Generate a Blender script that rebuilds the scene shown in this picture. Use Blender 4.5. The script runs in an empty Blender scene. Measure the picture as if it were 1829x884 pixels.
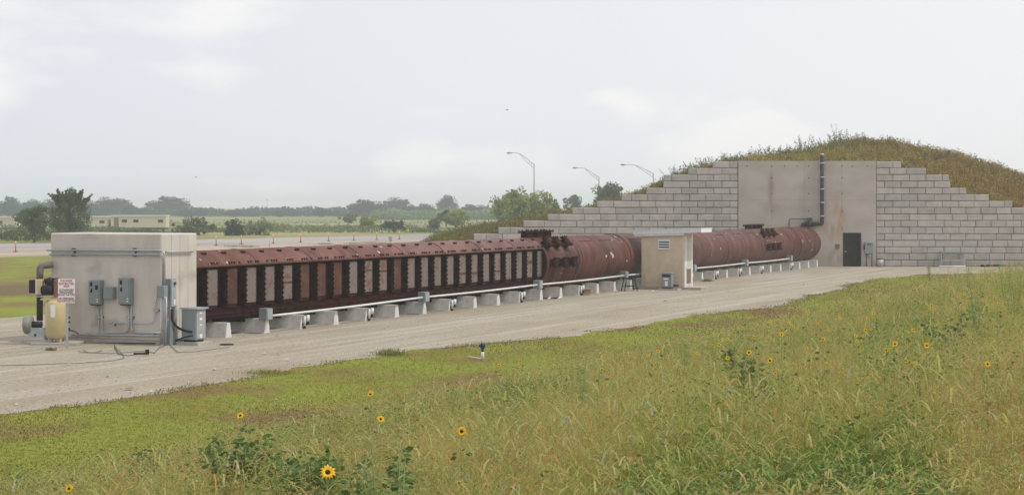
import bpy, math, random
import numpy as np
from mathutils import Vector, Matrix
random.seed(7); RNG = np.random.default_rng(11)
R = math.radians
SC = bpy.context.scene
COL = SC.collection

# ------------------------------------------------------------------ camera, sky, sun, exposure
CAM_H, F, HX, HY = 4.1, 3000.0, 914.5, 368.0
cam = bpy.data.cameras.new('camera'); camo = bpy.data.objects.new('camera', cam); COL.objects.link(camo)
camo.location = (0, 0, CAM_H); camo.rotation_euler = (R(90), 0, 0)
cam.sensor_width = 36; cam.lens = 36 * F / 1829; cam.shift_y = -(442 - HY) / 1829
cam.clip_start = 0.1; cam.clip_end = 9000
SC.camera = camo
SC.render.resolution_x, SC.render.resolution_y = 1024, 494
SC.render.engine = 'CYCLES'
SC.cycles.volume_bounces = 1; SC.cycles.max_bounces = 6
SC.cycles.use_denoising = True

SUN_AZ = Vector((1.0, -0.25, 0)).normalized(); SUN_EL = R(56)
sdir = Vector((SUN_AZ.x * math.cos(SUN_EL), SUN_AZ.y * math.cos(SUN_EL), math.sin(SUN_EL)))
W = bpy.data.worlds.new('World'); SC.world = W; W.use_nodes = True
nt = W.node_tree; N = nt.nodes; L = nt.links; N.clear()
out = N.new('ShaderNodeOutputWorld'); bg = N.new('ShaderNodeBackground'); bg.inputs[1].default_value = 0.1
sky = N.new('ShaderNodeTexSky'); sky.sky_type = 'NISHITA'; sky.sun_disc = False
sky.sun_elevation = SUN_EL; sky.sun_rotation = math.atan2(sdir.x, sdir.y); sky.dust_density = 3.0; sky.air_density = 1.0
tc = N.new('ShaderNodeTexCoord')
mp = N.new('ShaderNodeMapping'); mp.inputs['Scale'].default_value = (1.0, 1.0, 2.6)
n1 = N.new('ShaderNodeTexNoise'); n1.inputs['Scale'].default_value = 5.2; n1.inputs['Detail'].default_value = 7; n1.inputs['Roughness'].default_value = 0.52
cr = N.new('ShaderNodeValToRGB'); cr.color_ramp.elements[0].position = 0.44; cr.color_ramp.elements[1].position = 0.62
sx = N.new('ShaderNodeSeparateXYZ')
m1 = N.new('ShaderNodeMath'); m1.operation = 'MULTIPLY_ADD'; m1.inputs[1].default_value = 0.75; m1.inputs[2].default_value = 0.05
m1.use_clamp = True
veil = N.new('ShaderNodeMix'); veil.data_type = 'RGBA'; veil.inputs[0].default_value = 0.93
veil.inputs[7].default_value = (7.1, 7.5, 8.3, 1)
mix = N.new('ShaderNodeMix'); mix.data_type = 'RGBA'; mix.inputs[7].default_value = (9.05, 8.95, 8.85, 1)
mxf = N.new('ShaderNodeMath'); mxf.operation = 'MULTIPLY'; mxf.inputs[1].default_value = 0.95
azw = N.new('ShaderNodeMath'); azw.operation = 'MULTIPLY_ADD'; azw.inputs[1].default_value = 1.3; azw.inputs[2].default_value = 0.55; azw.use_clamp = True
mx2 = N.new('ShaderNodeMath'); mx2.operation = 'MAXIMUM'
L.new(tc.outputs['Generated'], mp.inputs[0]); L.new(mp.outputs[0], n1.inputs['Vector']); L.new(n1.outputs[0], cr.inputs[0])
L.new(tc.outputs['Generated'], sx.inputs[0])
L.new(sx.outputs[0], azw.inputs[0])                     # the cloud cover thickens towards the east
L.new(azw.outputs[0], m1.inputs[0])
L.new(cr.outputs[0], mxf.inputs[0]); L.new(mxf.outputs[0], mx2.inputs[0]); L.new(m1.outputs[0], mx2.inputs[1])
L.new(sky.outputs[0], veil.inputs[6]); L.new(veil.outputs[2], mix.inputs[6]); L.new(mx2.outputs[0], mix.inputs[0])
L.new(mix.outputs[2], bg.inputs[0]); L.new(bg.outputs[0], out.inputs[0])

sl = bpy.data.lights.new('sun', 'SUN'); sl.energy = 2.0; sl.angle = R(2.0); sl.color = (1.0, 0.95, 0.87)
so = bpy.data.objects.new('sun', sl); COL.objects.link(so); so.location = (30, 0, 60)
so.rotation_euler = sdir.to_track_quat('Z', 'Y').to_euler()
SC.view_settings.view_transform = 'Standard'; SC.view_settings.look = 'None'
SC.view_settings.gamma = 1; SC.view_settings.use_curve_mapping = False
SC.view_settings.exposure = 0.10

# ------------------------------------------------------------------ helpers
TU = math.atan2(0.900, 0.435)                       # direction of the tube on the ground
tU = (math.cos(TU), math.sin(TU)); nV = (math.sin(TU), -math.cos(TU))
def UV(u, v, z=0): return Vector((tU[0]*u + nV[0]*v, tU[1]*u + nV[1]*v, z))
def uv_of(x, y): return (x*tU[0] + y*tU[1], x*nV[0] + y*nV[1])
def at(px, py, Y): return Vector(((px-HX)*Y/F, Y, CAM_H - (py-HY)*Y/F))
def gY(py, z=0): return (CAM_H - z) * F / (py - HY)
def on_ground(px, py, z=0): Y = gY(py, z); return at(px, py, Y)
def u_at(px, v):                                    # u on the vertical plane v for an image column
    k = (px-HX)/F; return (-nV[0]*v + k*nV[1]*v) / (tU[0] - k*tU[1])
def v_at(px, u):
    k = (px-HX)/F; return (k*tU[1]*u - tU[0]*u) / (nV[0] - k*nV[1])
def z_at(py, Y): return CAM_H - (py-HY)*Y/F
def Yuv(u, v): return tU[1]*u + nV[1]*v

def mound(x, y):
    u = x*tU[0] + y*tU[1]; v = x*nV[0] + y*nV[1]
    t = np.clip((v + 17.0)/17.0, 0, 1.1)
    t = t*t*(3-2*t)*0.35 + t*0.65
    f = np.clip((96-u)/34.0, 0, 1); f = f*f*(3-2*f)
    return 2.4*t*f

def hash2(i, j, s): 
    h = np.sin(i*127.1 + j*311.7 + s*74.7)*43758.5453
    return h - np.floor(h)
def vnoise(x, y, s=0):
    x = np.asarray(x, float); y = np.asarray(y, float)
    xi = np.floor(x); yi = np.floor(y); fx = x-xi; fy = y-yi
    fx = fx*fx*(3-2*fx); fy = fy*fy*(3-2*fy)
    a = hash2(xi, yi, s); b = hash2(xi+1, yi, s); c = hash2(xi, yi+1, s); d = hash2(xi+1, yi+1, s)
    return a*(1-fx)*(1-fy) + b*fx*(1-fy) + c*(1-fx)*fy + d*fx*fy
def fnoise(x, y, s=0, o=3):
    t = 0; a = .5; n = 0
    for k in range(o): t = t + a*vnoise(x*2**k, y*2**k, s+k*13); n += a; a *= .5
    return t/n

MATS = {}
def mat(name, col, rough=0.8, metal=0.0, var=0.0, vscale=3.0, col2=None, bump=0.0, bscale=30.0, attr=False, trans=0.0,
        stretch=(1, 1, 1), island=0.0, lo=0.4, hi=0.62, spec=0.3):
    if name in MATS: return MATS[name]
    m = bpy.data.materials.new(name); m.use_nodes = True; MATS[name] = m
    t = m.node_tree; n = t.nodes; l = t.links; b = n['Principled BSDF']
    b.inputs['Roughness'].default_value = rough; b.inputs['Metallic'].default_value = metal
    b.inputs['Specular IOR Level'].default_value = spec
    c = (*col, 1); b.inputs['Base Color'].default_value = c
    src = None
    if attr:
        a = n.new('ShaderNodeAttribute'); a.attribute_name = 'tint'; src = a.outputs['Color']
    need = var or bump or col2
    if need:
        co = n.new('ShaderNodeTexCoord'); ma = n.new('ShaderNodeMapping'); ma.inputs['Scale'].default_value = stretch
        l.new(co.outputs['Object'], ma.inputs[0])
    if var or col2:
        no = n.new('ShaderNodeTexNoise'); no.inputs['Scale'].default_value = vscale; no.inputs['Detail'].default_value = 6
        no.inputs['Roughness'].default_value = 0.6
        l.new(ma.outputs[0], no.inputs['Vector'])
        rp = n.new('ShaderNodeValToRGB'); rp.color_ramp.elements[0].position = lo; rp.color_ramp.elements[1].position = hi
        if col2 is not None:
            rp.color_ramp.elements[0].color = c; rp.color_ramp.elements[1].color = (*col2, 1)
        else:
            rp.color_ramp.elements[0].color = (*[x*(1-var) for x in col], 1); rp.color_ramp.elements[1].color = (*[min(1, x*(1+var)) for x in col], 1)
        l.new(no.outputs[0], rp.inputs[0]); src = rp.outputs[0]
    if island:
        g = n.new('ShaderNodeNewGeometry'); hs = n.new('ShaderNodeHueSaturation')
        mr = n.new('ShaderNodeMapRange'); mr.inputs[3].default_value = 1-island; mr.inputs[4].default_value = 1+island
        l.new(g.outputs['Random Per Island'], mr.inputs[0]); l.new(mr.outputs[0], hs.inputs['Value'])
        if src: l.new(src, hs.inputs['Color'])
        else: hs.inputs['Color'].default_value = c
        src = hs.outputs[0]
    if src: l.new(src, b.inputs['Base Color'])
    if bump:
        nb = n.new('ShaderNodeTexNoise'); nb.inputs['Scale'].default_value = bscale; nb.inputs['Detail'].default_value = 5
        l.new(ma.outputs[0], nb.inputs['Vector'])
        bp = n.new('ShaderNodeBump'); bp.inputs['Strength'].default_value = bump; bp.inputs['Distance'].default_value = 0.03
        l.new(nb.outputs[0], bp.inputs['Height']); l.new(bp.outputs[0], b.inputs['Normal'])
    if trans:
        tr = n.new('ShaderNodeBsdfTranslucent'); mx = n.new('ShaderNodeMixShader'); mx.inputs[0].default_value = trans
        if src: l.new(src, tr.inputs[0])
        else: tr.inputs[0].default_value = c
        l.new(b.outputs[0], mx.inputs[1]); l.new(tr.outputs[0], mx.inputs[2]); l.new(mx.outputs[0], n['Material Output'].inputs[0])
    return m

class MB:
    def __init__(s): s.v = []; s.f = []; s.m = []; s.sm = []
    def face(s, idx, mi=0, sm=False): s.f.append(idx); s.m.append(mi); s.sm.append(sm)
    def box(s, x0, x1, y0, y1, z0, z1, mi=0):
        if x0 > x1: x0, x1 = x1, x0
        if y0 > y1: y0, y1 = y1, y0
        b = len(s.v)
        s.v += [(x0,y0,z0),(x1,y0,z0),(x1,y1,z0),(x0,y1,z0),(x0,y0,z1),(x1,y0,z1),(x1,y1,z1),(x0,y1,z1)]
        for q in ((0,3,2,1),(4,5,6,7),(0,1,5,4),(1,2,6,5),(2,3,7,6),(3,0,4,7)): s.face(tuple(b+i for i in q), mi)
        return s
    def cyl(s, p0, p1, r0, r1=None, n=12, mi=0, caps=True, sm=True):
        p0 = Vector(p0); p1 = Vector(p1); r1 = r0 if r1 is None else r1
        d = (p1-p0).normalized(); a = d.orthogonal().normalized(); c = d.cross(a)
        b = len(s.v)
        for p, r in ((p0, r0), (p1, r1)):
            for i in range(n):
                t = 2*math.pi*i/n; s.v.append(tuple(p + a*math.cos(t)*r + c*math.sin(t)*r))
        for i in range(n):
            j = (i+1) % n; s.face((b+i, b+j, b+n+j, b+n+i), mi, sm)
        if caps:
            s.face(tuple(b+i for i in reversed(range(n))), mi); s.face(tuple(b+n+i for i in range(n)), mi)
        return s
    def tube(s, pts, r, n=8, mi=0):
        pts = [Vector(p) for p in pts]; k = len(pts); b = len(s.v); up = None
        for i, p in enumerate(pts):
            d = (pts[min(i+1, k-1)] - pts[max(i-1, 0)]).normalized()
            if up is None: up = d.orthogonal().normalized()
            a = (up - d*up.dot(d)).normalized(); up = a; c = d.cross(a)
            rr = r[i] if isinstance(r, (list, tuple)) else r
            for q in range(n):
                t = 2*math.pi*q/n; s.v.append(tuple(p + a*math.cos(t)*rr + c*math.sin(t)*rr))
        for i in range(k-1):
            for q in range(n):
                j = (q+1) % n; s.face((b+i*n+q, b+i*n+j, b+(i+1)*n+j, b+(i+1)*n+q), mi, True)
        s.face(tuple(b+q for q in reversed(range(n))), mi); s.face(tuple(b+(k-1)*n+q for q in range(n)), mi)
        return s
    def lathe(s, prof, c=(0, 0, 0), n=24, mi=0, axis='z'):
        b = len(s.v); c = Vector(c)
        for r, h in prof:
            for q in range(n):
                t = 2*math.pi*q/n; a, d = math.cos(t)*r, math.sin(t)*r
                s.v.append(tuple(c + (Vector((a, d, h)) if axis == 'z' else Vector((h, a, d)) if axis == 'x' else Vector((a, h, d)))))
        for i in range(len(prof)-1):
            for q in range(n):
                j = (q+1) % n; s.face((b+i*n+q, b+i*n+j, b+(i+1)*n+j, b+(i+1)*n+q), mi, True)
        return s
    def poly(s, pts, mi=0):
        b = len(s.v); s.v += [tuple(p) for p in pts]; s.face(tuple(range(b, b+len(pts))), mi); return s
    def prism(s, prof, y0, y1, mi=0, ax='y'):          # profile in x,z extruded along y (or profile y,z along x)
        b = len(s.v); k = len(prof)
        for w in (y0, y1):
            for (a, z) in prof: s.v.append((a, w, z) if ax == 'y' else (w, a, z))
        s.face(tuple(b+i for i in range(k)), mi); s.face(tuple(b+k+i for i in reversed(range(k))), mi)
        for i in range(k):
            j = (i+1) % k; s.face((b+i, b+k+i, b+k+j, b+j), mi)
        return s
    def build(s, name, mats, parent=None, bevel=0.0):
        me = bpy.data.meshes.new(name); me.from_pydata([tuple(p) for p in s.v], [], s.f)
        for m in (mats if isinstance(mats, (list, tuple)) else [mats]): me.materials.append(m)
        me.polygons.foreach_set('material_index', s.m); me.polygons.foreach_set('use_smooth', s.sm); me.update()
        import bmesh
        bm = bmesh.new(); bm.from_mesh(me); bmesh.ops.recalc_face_normals(bm, faces=bm.faces); bm.to_mesh(me); bm.free()
        o = bpy.data.objects.new(name, me); COL.objects.link(o)
        if parent: o.parent = parent
        if bevel:
            bv = o.modifiers.new('bevel', 'BEVEL'); bv.width = bevel; bv.segments = 1; bv.limit_method = 'ANGLE'; bv.angle_limit = R(50)
        return o

def nmesh(name, V, T, C, m, parent=None):             # big triangle meshes from arrays, with a per-vertex plant colour
    me = bpy.data.meshes.new(name); V = np.asarray(V, np.float32); T = np.asarray(T, np.int32)
    me.vertices.add(len(V)); me.vertices.foreach_set('co', V.ravel())
    me.loops.add(T.size); me.loops.foreach_set('vertex_index', T.ravel())
    me.polygons.add(len(T)); me.polygons.foreach_set('loop_start', np.arange(0, T.size, 3, dtype=np.int32))
    a = me.color_attributes.new('tint', 'FLOAT_COLOR', 'POINT')
    C4 = np.ones((len(V), 4), np.float32); C4[:, :3] = C; a.data.foreach_set('color', C4.ravel())
    me.materials.append(m); me.update(calc_edges=True); me.validate()
    o = bpy.data.objects.new(name, me); COL.objects.link(o)
    if parent: o.parent = parent
    return o
def merge(parts):
    V = []; T = []; C = []; o = 0
    for v, t, c in parts:
        if len(v) == 0: continue
        V.append(v); T.append(t+o); C.append(c); o += len(v)
    return np.concatenate(V), np.concatenate(T), np.concatenate(C)
def blades(P, h, w, yaw, lean, C):
    n = len(P); d = np.stack([np.cos(yaw), np.sin(yaw), 0*yaw], 1); p = np.stack([-np.sin(yaw), np.cos(yaw), 0*yaw], 1)
    up = np.array([0, 0, 1.0]); h = h[:, None]; w = w[:, None]; lean = lean[:, None]
    mid = P + up*h*0.62*(1-.15*lean) + d*lean*h*0.28; tip = P + up*h*(1-.42*lean) + d*lean*h*0.9
    V = np.stack([P-p*w/2, P+p*w/2, mid-p*w*.45, mid+p*w*.45, tip], 1).reshape(-1, 3)
    b = np.arange(n)[:, None]*5
    T = np.concatenate([b+[0, 1, 3], b+[0, 3, 2], b+[2, 3, 4]], 0)
    return V, T, np.repeat(C, 5, 0)
def leafs(c, a, b, C):                                 # diamonds: centre, long half axis, short half axis
    n = len(c); V = np.stack([c-a, c+b, c+a, c-b], 1).reshape(-1, 3); q = np.arange(n)[:, None]*4
    return V, np.concatenate([q+[0, 1, 2], q+[0, 2, 3]], 0), np.repeat(C, 4, 0)
def rdir(n, zs=1.0):
    d = RNG.normal(size=(n, 3)); d[:, 2] *= zs; return d/np.linalg.norm(d, axis=1)[:, None]
def jit(col, n, v=0.15, hv=0.06):
    c = np.tile(np.array(col), (n, 1)); return np.clip(c*(1+RNG.uniform(-v, v, (n, 1)))*(1+RNG.uniform(-hv, hv, (n, 3))), 0, 1)

def tag(o, label=None, cat=None, group=None, kind=None):
    if label: o['label'] = label
    if cat: o['category'] = cat
    if group: o['group'] = group
    if kind: o['kind'] = kind
    return o
def thing(name, label, cat, loc=(0, 0, 0), rz=0.0, group=None):
    o = bpy.data.objects.new(name, None); COL.objects.link(o); o.empty_display_size = .2
    o.location = loc; o.rotation_euler = (0, 0, rz); return tag(o, label, cat, group)
def tthing(name, label, cat, u, v, z=0, group=None):  # local x runs along the tube, local y = minus v
    return thing(name, label, cat, UV(u, v, z), TU, group)
def copy_tree(o, parent=None):
    c = o.copy(); COL.objects.link(c); c.parent = parent
    for ch in list(o.children): copy_tree(ch, c)
    return c
ORD = ('first second third fourth fifth sixth seventh eighth ninth tenth eleventh twelfth thirteenth fourteenth fifteenth sixteenth '
       'seventeenth eighteenth nineteenth twentieth').split()
def ordn(i):
    if i < 20: return ORD[i]
    t = ['twenty', 'thirty', 'forty', 'fifty'][(i+1)//10-2]; r = (i+1) % 10
    return (t + '-' + ORD[r-1]) if r else {'thirty': 'thirtieth', 'forty': 'fortieth', 'fifty': 'fiftieth'}[t]
def smooth_path(pts, k=5):                             # rounded corners
    pts = [Vector(p) for p in pts]; o = [pts[0]]
    for i in range(1, len(pts)-1):
        a, b, c = pts[i-1], pts[i], pts[i+1]; la = min(.5*(b-a).length, .14); lc = min(.5*(c-b).length, .14)
        s = b + (a-b).normalized()*la; e = b + (c-b).normalized()*lc
        for q in range(k+1):
            t = q/k; o.append(s*(1-t)**2 + b*2*t*(1-t) + e*t*t)
    return o + [pts[-1]]

# ------------------------------------------------------------------ materials
def build_mats():
    mat('concrete', (.40, .375, .34), .9, var=.13, vscale=1.6, bump=.15, bscale=25, stretch=(1, 1, .45))
    mat('footing_concrete', (.68, .665, .64), .9, var=.12, vscale=3, bump=.15)
    mat('galvanised', (.42, .44, .46), .45, metal=.35, var=.08, vscale=6)
    mat('grey_enclosure', (.235, .27, .285), .45, var=.06, vscale=2)
    mat('dark_grey', (.06, .065, .07), .6)
    mat('black', (.012, .012, .014), .5)
    mat('black_iron', (.035, .028, .027), .6, var=.4, vscale=6)
    mat('white', (.78, .78, .76), .5, var=.04)
    mat('white_pipe', (.70, .71, .71), .4, var=.06, vscale=2)
    mat('cream_tank', (.53, .44, .235), .42, var=.05, vscale=3, spec=.4)
    mat('shed_wall', (.60, .49, .35), .8, var=.06, vscale=2, bump=.1, bscale=60)
    mat('shed_trim', (.58, .54, .47), .7)
    mat('shed_roof', (.66, .68, .70), .5, var=.05)
    mat('fascia_white', (.80, .82, .83), .5)
    mat('door_dark', (.026, .020, .018), .8, spec=.1, var=.2, vscale=5)
    mat('dark_rust_and_shade', (.036, .0115, .009), .9, spec=.08, var=.5, vscale=4)  # dark rusty steel, with shade of the tube recesses put into the colour
    mat('rust_leg', (.11, .045, .03), .8, var=.5, vscale=5)
    mat('panel_grey', (.185, .155, .14), .6, col2=(.15, .085, .065), vscale=2.6, lo=.50, hi=.72)
    mat('panel_grey_worn', (.19, .16, .145), .6, col2=(.17, .07, .045), vscale=2.4, lo=.50, hi=.60)
    mat('panel_primer', (.105, .042, .028), .7, var=.3, vscale=3)
    mat('orange', (.65, .10, .04), .5); mat('rubber', (.02, .02, .02), .8)
    mat('foliage', (.06, .09, .03), .6, spec=.12, attr=True, trans=.45)
    mat('bark', (.10, .08, .06), .9, var=.3)
    mat('cardboard', (.33, .20, .12), .9, var=.1)
    mat('sign_red', (.45, .03, .03), .6); mat('sign_black', (.03, .03, .03), .6)
    mat('blue_cap', (.02, .04, .10), .5); mat('pvc', (.62, .62, .56), .5)
    mat('cable', (.13, .15, .19), .6)
    mat('trailer', (.62, .54, .40), .7, var=.05); mat('trailer_roof', (.72, .70, .66), .6); mat('glass_dark', (.03, .035, .04), .2)
    mat('lamp_metal', (.30, .32, .33), .5, metal=.2)
    mat('block', (.41, .375, .35), .92, var=.09, vscale=1.7, bump=.25, bscale=18, island=.11)
    mat('joint', (.15, .14, .13), 1.0)
    mat('petal', (.85, .50, .02), .6, trans=.2); mat('seed', (.035, .018, .01), .9)
    mat('stem_green', (.20, .25, .09), .7); mat('bird_grey', (.25, .25, .26), .7)
    mat('brown_box', (.20, .09, .07), .8); mat('red_paint', (.35, .03, .025), .6)
build_mats()
M = MATS

# steel of the tube: brown primer, weathered in rings, streaks, chips and one burnt patch
def steel(name, base, streaks=True):
    m = bpy.data.materials.new(name); m.use_nodes = True; MATS[name] = m
    t = m.node_tree; n = t.nodes; l = t.links; b = n['Principled BSDF']; b.inputs['Roughness'].default_value = .55
    b.inputs['Specular IOR Level'].default_value = .22
    co = n.new('ShaderNodeTexCoord')
    def noise(sc, scale, det=5):
        ma = n.new('ShaderNodeMapping'); ma.inputs['Scale'].default_value = sc; l.new(co.outputs['Object'], ma.inputs[0])
        q = n.new('ShaderNodeTexNoise'); q.inputs['Scale'].default_value = scale; q.inputs['Detail'].default_value = det; l.new(ma.outputs[0], q.inputs['Vector']); return q
    def ramp(src, p0, p1, c0, c1):
        r = n.new('ShaderNodeValToRGB'); r.color_ramp.elements[0].position = p0; r.color_ramp.elements[1].position = p1
        r.color_ramp.elements[0].color = c0; r.color_ramp.elements[1].color = c1; l.new(src, r.inputs[0]); return r
    def mixc(f, a, c, kind='MIX'):
        q = n.new('ShaderNodeMix'); q.data_type = 'RGBA'; q.blend_type = kind
        if isinstance(f, float): q.inputs[0].default_value = f
        else: l.new(f, q.inputs[0])
        for i, s in ((6, a), (7, c)):
            if isinstance(s, tuple): q.inputs[i].default_value = s
            else: l.new(s, q.inputs[i])
        return q.outputs[2]
    c1 = (*base, 1); c2 = (base[0]*1.35, base[1]*1.42, base[2]*1.45, 1); c3 = (base[0]*.62, base[1]*.5, base[2]*.5, 1)
    rings = ramp(noise((1, .02, .02), .9, 3).outputs[0], .42, .6, c1, c2)
    blot = ramp(noise((1, 1, 1), .8).outputs[0], .45, .68, (0, 0, 0, 1), (1, 1, 1, 1))
    s1 = mixc(blot.outputs[0], rings.outputs[0], c3)
    st = ramp(noise((3.5, .3, .3), 2.5).outputs[0], .52, .66, (0, 0, 0, 1), (.7, .7, .7, 1))
    s2 = mixc(st.outputs[0], s1, (.18, .11, .09, 1))
    # paint chips
    ch = ramp(noise((1, 1, 1), 3.1, 1).outputs[0], .745, .76, (0, 0, 0, 1), (1, 1, 1, 1))
    s3 = mixc(ch.outputs[0], s2, (.52, .46, .42, 1))
    l.new(s3, b.inputs['Base Color'])
    bp = n.new('ShaderNodeBump'); bp.inputs['Strength'].default_value = .2; bp.inputs['Distance'].default_value = .02
    l.new(noise((.6, 1, 1), 9).outputs[0], bp.inputs['Height']); l.new(bp.outputs[0], b.inputs['Normal'])
    return m
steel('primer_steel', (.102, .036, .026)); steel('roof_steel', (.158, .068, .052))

# ------------------------------------------------------------------ ground
def ground_material():
    m = bpy.data.materials.new('lawn_and_fields'); m.use_nodes = True; t = m.node_tree; n = t.nodes; l = t.links
    b = n['Principled BSDF']; b.inputs['Roughness'].default_value = .95; b.inputs['Specular IOR Level'].default_value = .1
    co = n.new('ShaderNodeTexCoord')
    def noise(sc, det=5):
        ma = n.new('ShaderNodeMapping'); ma.inputs['Scale'].default_value = sc; l.new(co.outputs['Object'], ma.inputs[0])
        q = n.new('ShaderNodeTexNoise'); q.inputs['Scale'].default_value = 1; q.inputs['Detail'].default_value = det; l.new(ma.outputs[0], q.inputs['Vector']); return q.outputs[0]
    def ramp(src, els):
        r = n.new('ShaderNodeValToRGB'); e = r.color_ramp.elements
        while len(e) < len(els): e.new(.5)
        for q, (p, c) in zip(e, els): q.position = p; q.color = (*c, 1)
        l.new(src, r.inputs[0]); return r.outputs[0]
    lawn = ramp(noise((.35, .22, 1), 7), [(.36, (.20, .135, .06)), (.44, (.20, .17, .045)), (.53, (.20, .22, .035)), (.72, (.23, .25, .045))])
    far = ramp(noise((.006, .028, 1), 4), [(.40, (.13, .17, .05)), (.48, (.20, .22, .08)), (.55, (.38, .31, .17)), (.68, (.17, .21, .06))])
    fine = noise((6, 6, 6), 4)
    sp = n.new('ShaderNodeSeparateXYZ'); l.new(co.outputs['Object'], sp.inputs[0])
    mr = n.new('ShaderNodeMapRange'); mr.inputs[1].default_value = 200; mr.inputs[2].default_value = 270; l.new(sp.outputs[1], mr.inputs[0])
    mx = n.new('ShaderNodeMix'); mx.data_type = 'RGBA'; l.new(mr.outputs[0], mx.inputs[0]); l.new(lawn, mx.inputs[6]); l.new(far, mx.inputs[7])
    hs = n.new('ShaderNodeHueSaturation'); mr2 = n.new('ShaderNodeMapRange'); mr2.inputs[1].default_value = .3; mr2.inputs[2].default_value = .7
    mr2.inputs[3].default_value = .75; mr2.inputs[4].default_value = 1.2; l.new(fine, mr2.inputs[0]); l.new(mr2.outputs[0], hs.inputs['Value'])
    # bare brown strip on the lawn behind the concrete room
    dx = n.new('ShaderNodeVectorMath'); dx.operation = 'DOT_PRODUCT'; l.new(co.outputs['Object'], dx.inputs[0]); dx.inputs[1].default_value = (nV[0], nV[1], 0)
    ad = n.new('ShaderNodeMath'); ad.operation = 'MULTIPLY_ADD'; ad.inputs[1].default_value = 7.0; l.new(noise((.12, .12, 1), 4), ad.inputs[0]); l.new(dx.outputs['Value'], ad.inputs[2])
    def band(c, w):
        s = n.new('ShaderNodeMath'); s.operation = 'SUBTRACT'; l.new(ad.outputs[0], s.inputs[0]); s.inputs[1].default_value = c
        a = n.new('ShaderNodeMath'); a.operation = 'ABSOLUTE'; l.new(s.outputs[0], a.inputs[0])
        q = n.new('ShaderNodeMapRange'); q.inputs[1].default_value = w; q.inputs[2].default_value = w*.5; q.inputs[3].default_value = 0; q.inputs[4].default_value = .85
        l.new(a.outputs[0], q.inputs[0]); return q.outputs[0]
    mxb = n.new('ShaderNodeMix'); mxb.data_type = 'RGBA'; l.new(band(-54.5, 5.5), mxb.inputs[0]); l.new(mx.outputs[2], mxb.inputs[6]); mxb.inputs[7].default_value = (.135, .095, .055, 1)
    l.new(mxb.outputs[2], hs.inputs['Color']); l.new(hs.outputs[0], b.inputs['Base Color'])
    return m
def build_ground():
    xs = np.unique(np.concatenate([np.linspace(-3000, -120, 13), np.linspace(-120, 120, 161), np.linspace(120, 3000, 13)]))
    ys = np.unique(np.concatenate([np.linspace(-200, -20, 7), np.linspace(-20, 130, 126), np.linspace(130, 3000, 20)]))
    X, Y = np.meshgrid(xs, ys); Z = mound(X, Y) + .05*(fnoise(X*.3, Y*.3, 5)-.5)*(mound(X, Y) > .05)
    V = np.stack([X.ravel(), Y.ravel(), Z.ravel()], 1); nx = len(xs)
    F4 = [(j*nx+i, j*nx+i+1, (j+1)*nx+i+1, (j+1)*nx+i) for j in range(len(ys)-1) for i in range(nx-1)]
    me = bpy.data.meshes.new('ground'); me.from_pydata(V.tolist(), [], F4); me.materials.append(ground_material())
    me.polygons.foreach_set('use_smooth', [True]*len(F4))
    tag(bpy.data.objects.new('ground', me), kind='structure'); COL.objects.link(bpy.data.objects['ground'])
build_ground()

def gravel_mat():
    m = bpy.data.materials.new('pale_gravel'); m.use_nodes = True; t = m.node_tree; n = t.nodes; l = t.links
    b = n['Principled BSDF']; b.inputs['Roughness'].default_value = .95; b.inputs['Specular IOR Level'].default_value = .1
    co = n.new('ShaderNodeTexCoord'); rot = n.new('ShaderNodeMapping'); rot.vector_type = 'POINT'; rot.inputs['Rotation'].default_value = (0, 0, -TU)
    l.new(co.outputs['Object'], rot.inputs[0])
    def noise(sc, det=5, rough=.6):
        ma = n.new('ShaderNodeMapping'); ma.inputs['Scale'].default_value = sc; l.new(rot.outputs[0], ma.inputs[0])
        q = n.new('ShaderNodeTexNoise'); q.inputs['Scale'].default_value = 1; q.inputs['Detail'].default_value = det; q.inputs['Roughness'].default_value = rough
        l.new(ma.outputs[0], q.inputs['Vector']); return q.outputs[0]
    def ramp(src, p0, p1, c0, c1):
        r = n.new('ShaderNodeValToRGB'); r.color_ramp.elements[0].position = p0; r.color_ramp.elements[1].position = p1
        r.color_ramp.elements[0].color = c0; r.color_ramp.elements[1].color = c1; l.new(src, r.inputs[0]); return r.outputs[0]
    big = ramp(noise((.12, .35, 1)), .35, .65, (.325, .272, .200, 1), (.40, .352, .28, 1))
    tr = ramp(noise((.05, 1.6, 1), 3), .5, .68, (0, 0, 0, 1), (.8, .8, .8, 1))
    mx = n.new('ShaderNodeMix'); mx.data_type = 'RGBA'; l.new(tr, mx.inputs[0]); l.new(big, mx.inputs[6]); mx.inputs[7].default_value = (.46, .425, .38, 1)
    st = ramp(noise((9, 9, 9), 4, .75), .36, .66, (.72, .72, .74, 1), (1.16, 1.16, 1.14, 1))
    mm = n.new('ShaderNodeMix'); mm.data_type = 'RGBA'; mm.blend_type = 'MULTIPLY'; mm.inputs[0].default_value = 1; l.new(mx.outputs[2], mm.inputs[6]); l.new(st, mm.inputs[7])
    l.new(mm.outputs[2], b.inputs['Base Color'])
    bp = n.new('ShaderNodeBump'); bp.inputs['Strength'].default_value = .5; bp.inputs['Distance'].default_value = .04
    l.new(noise((14, 14, 14), 4), bp.inputs['Height']); l.new(bp.outputs[0], b.inputs['Normal'])
    return m
def sheet(name, pts, z, m, kind='structure'):
    o = MB().poly([(x, y, z) for x, y in pts]).build(name, m); tag(o, kind=kind); return o
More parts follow.
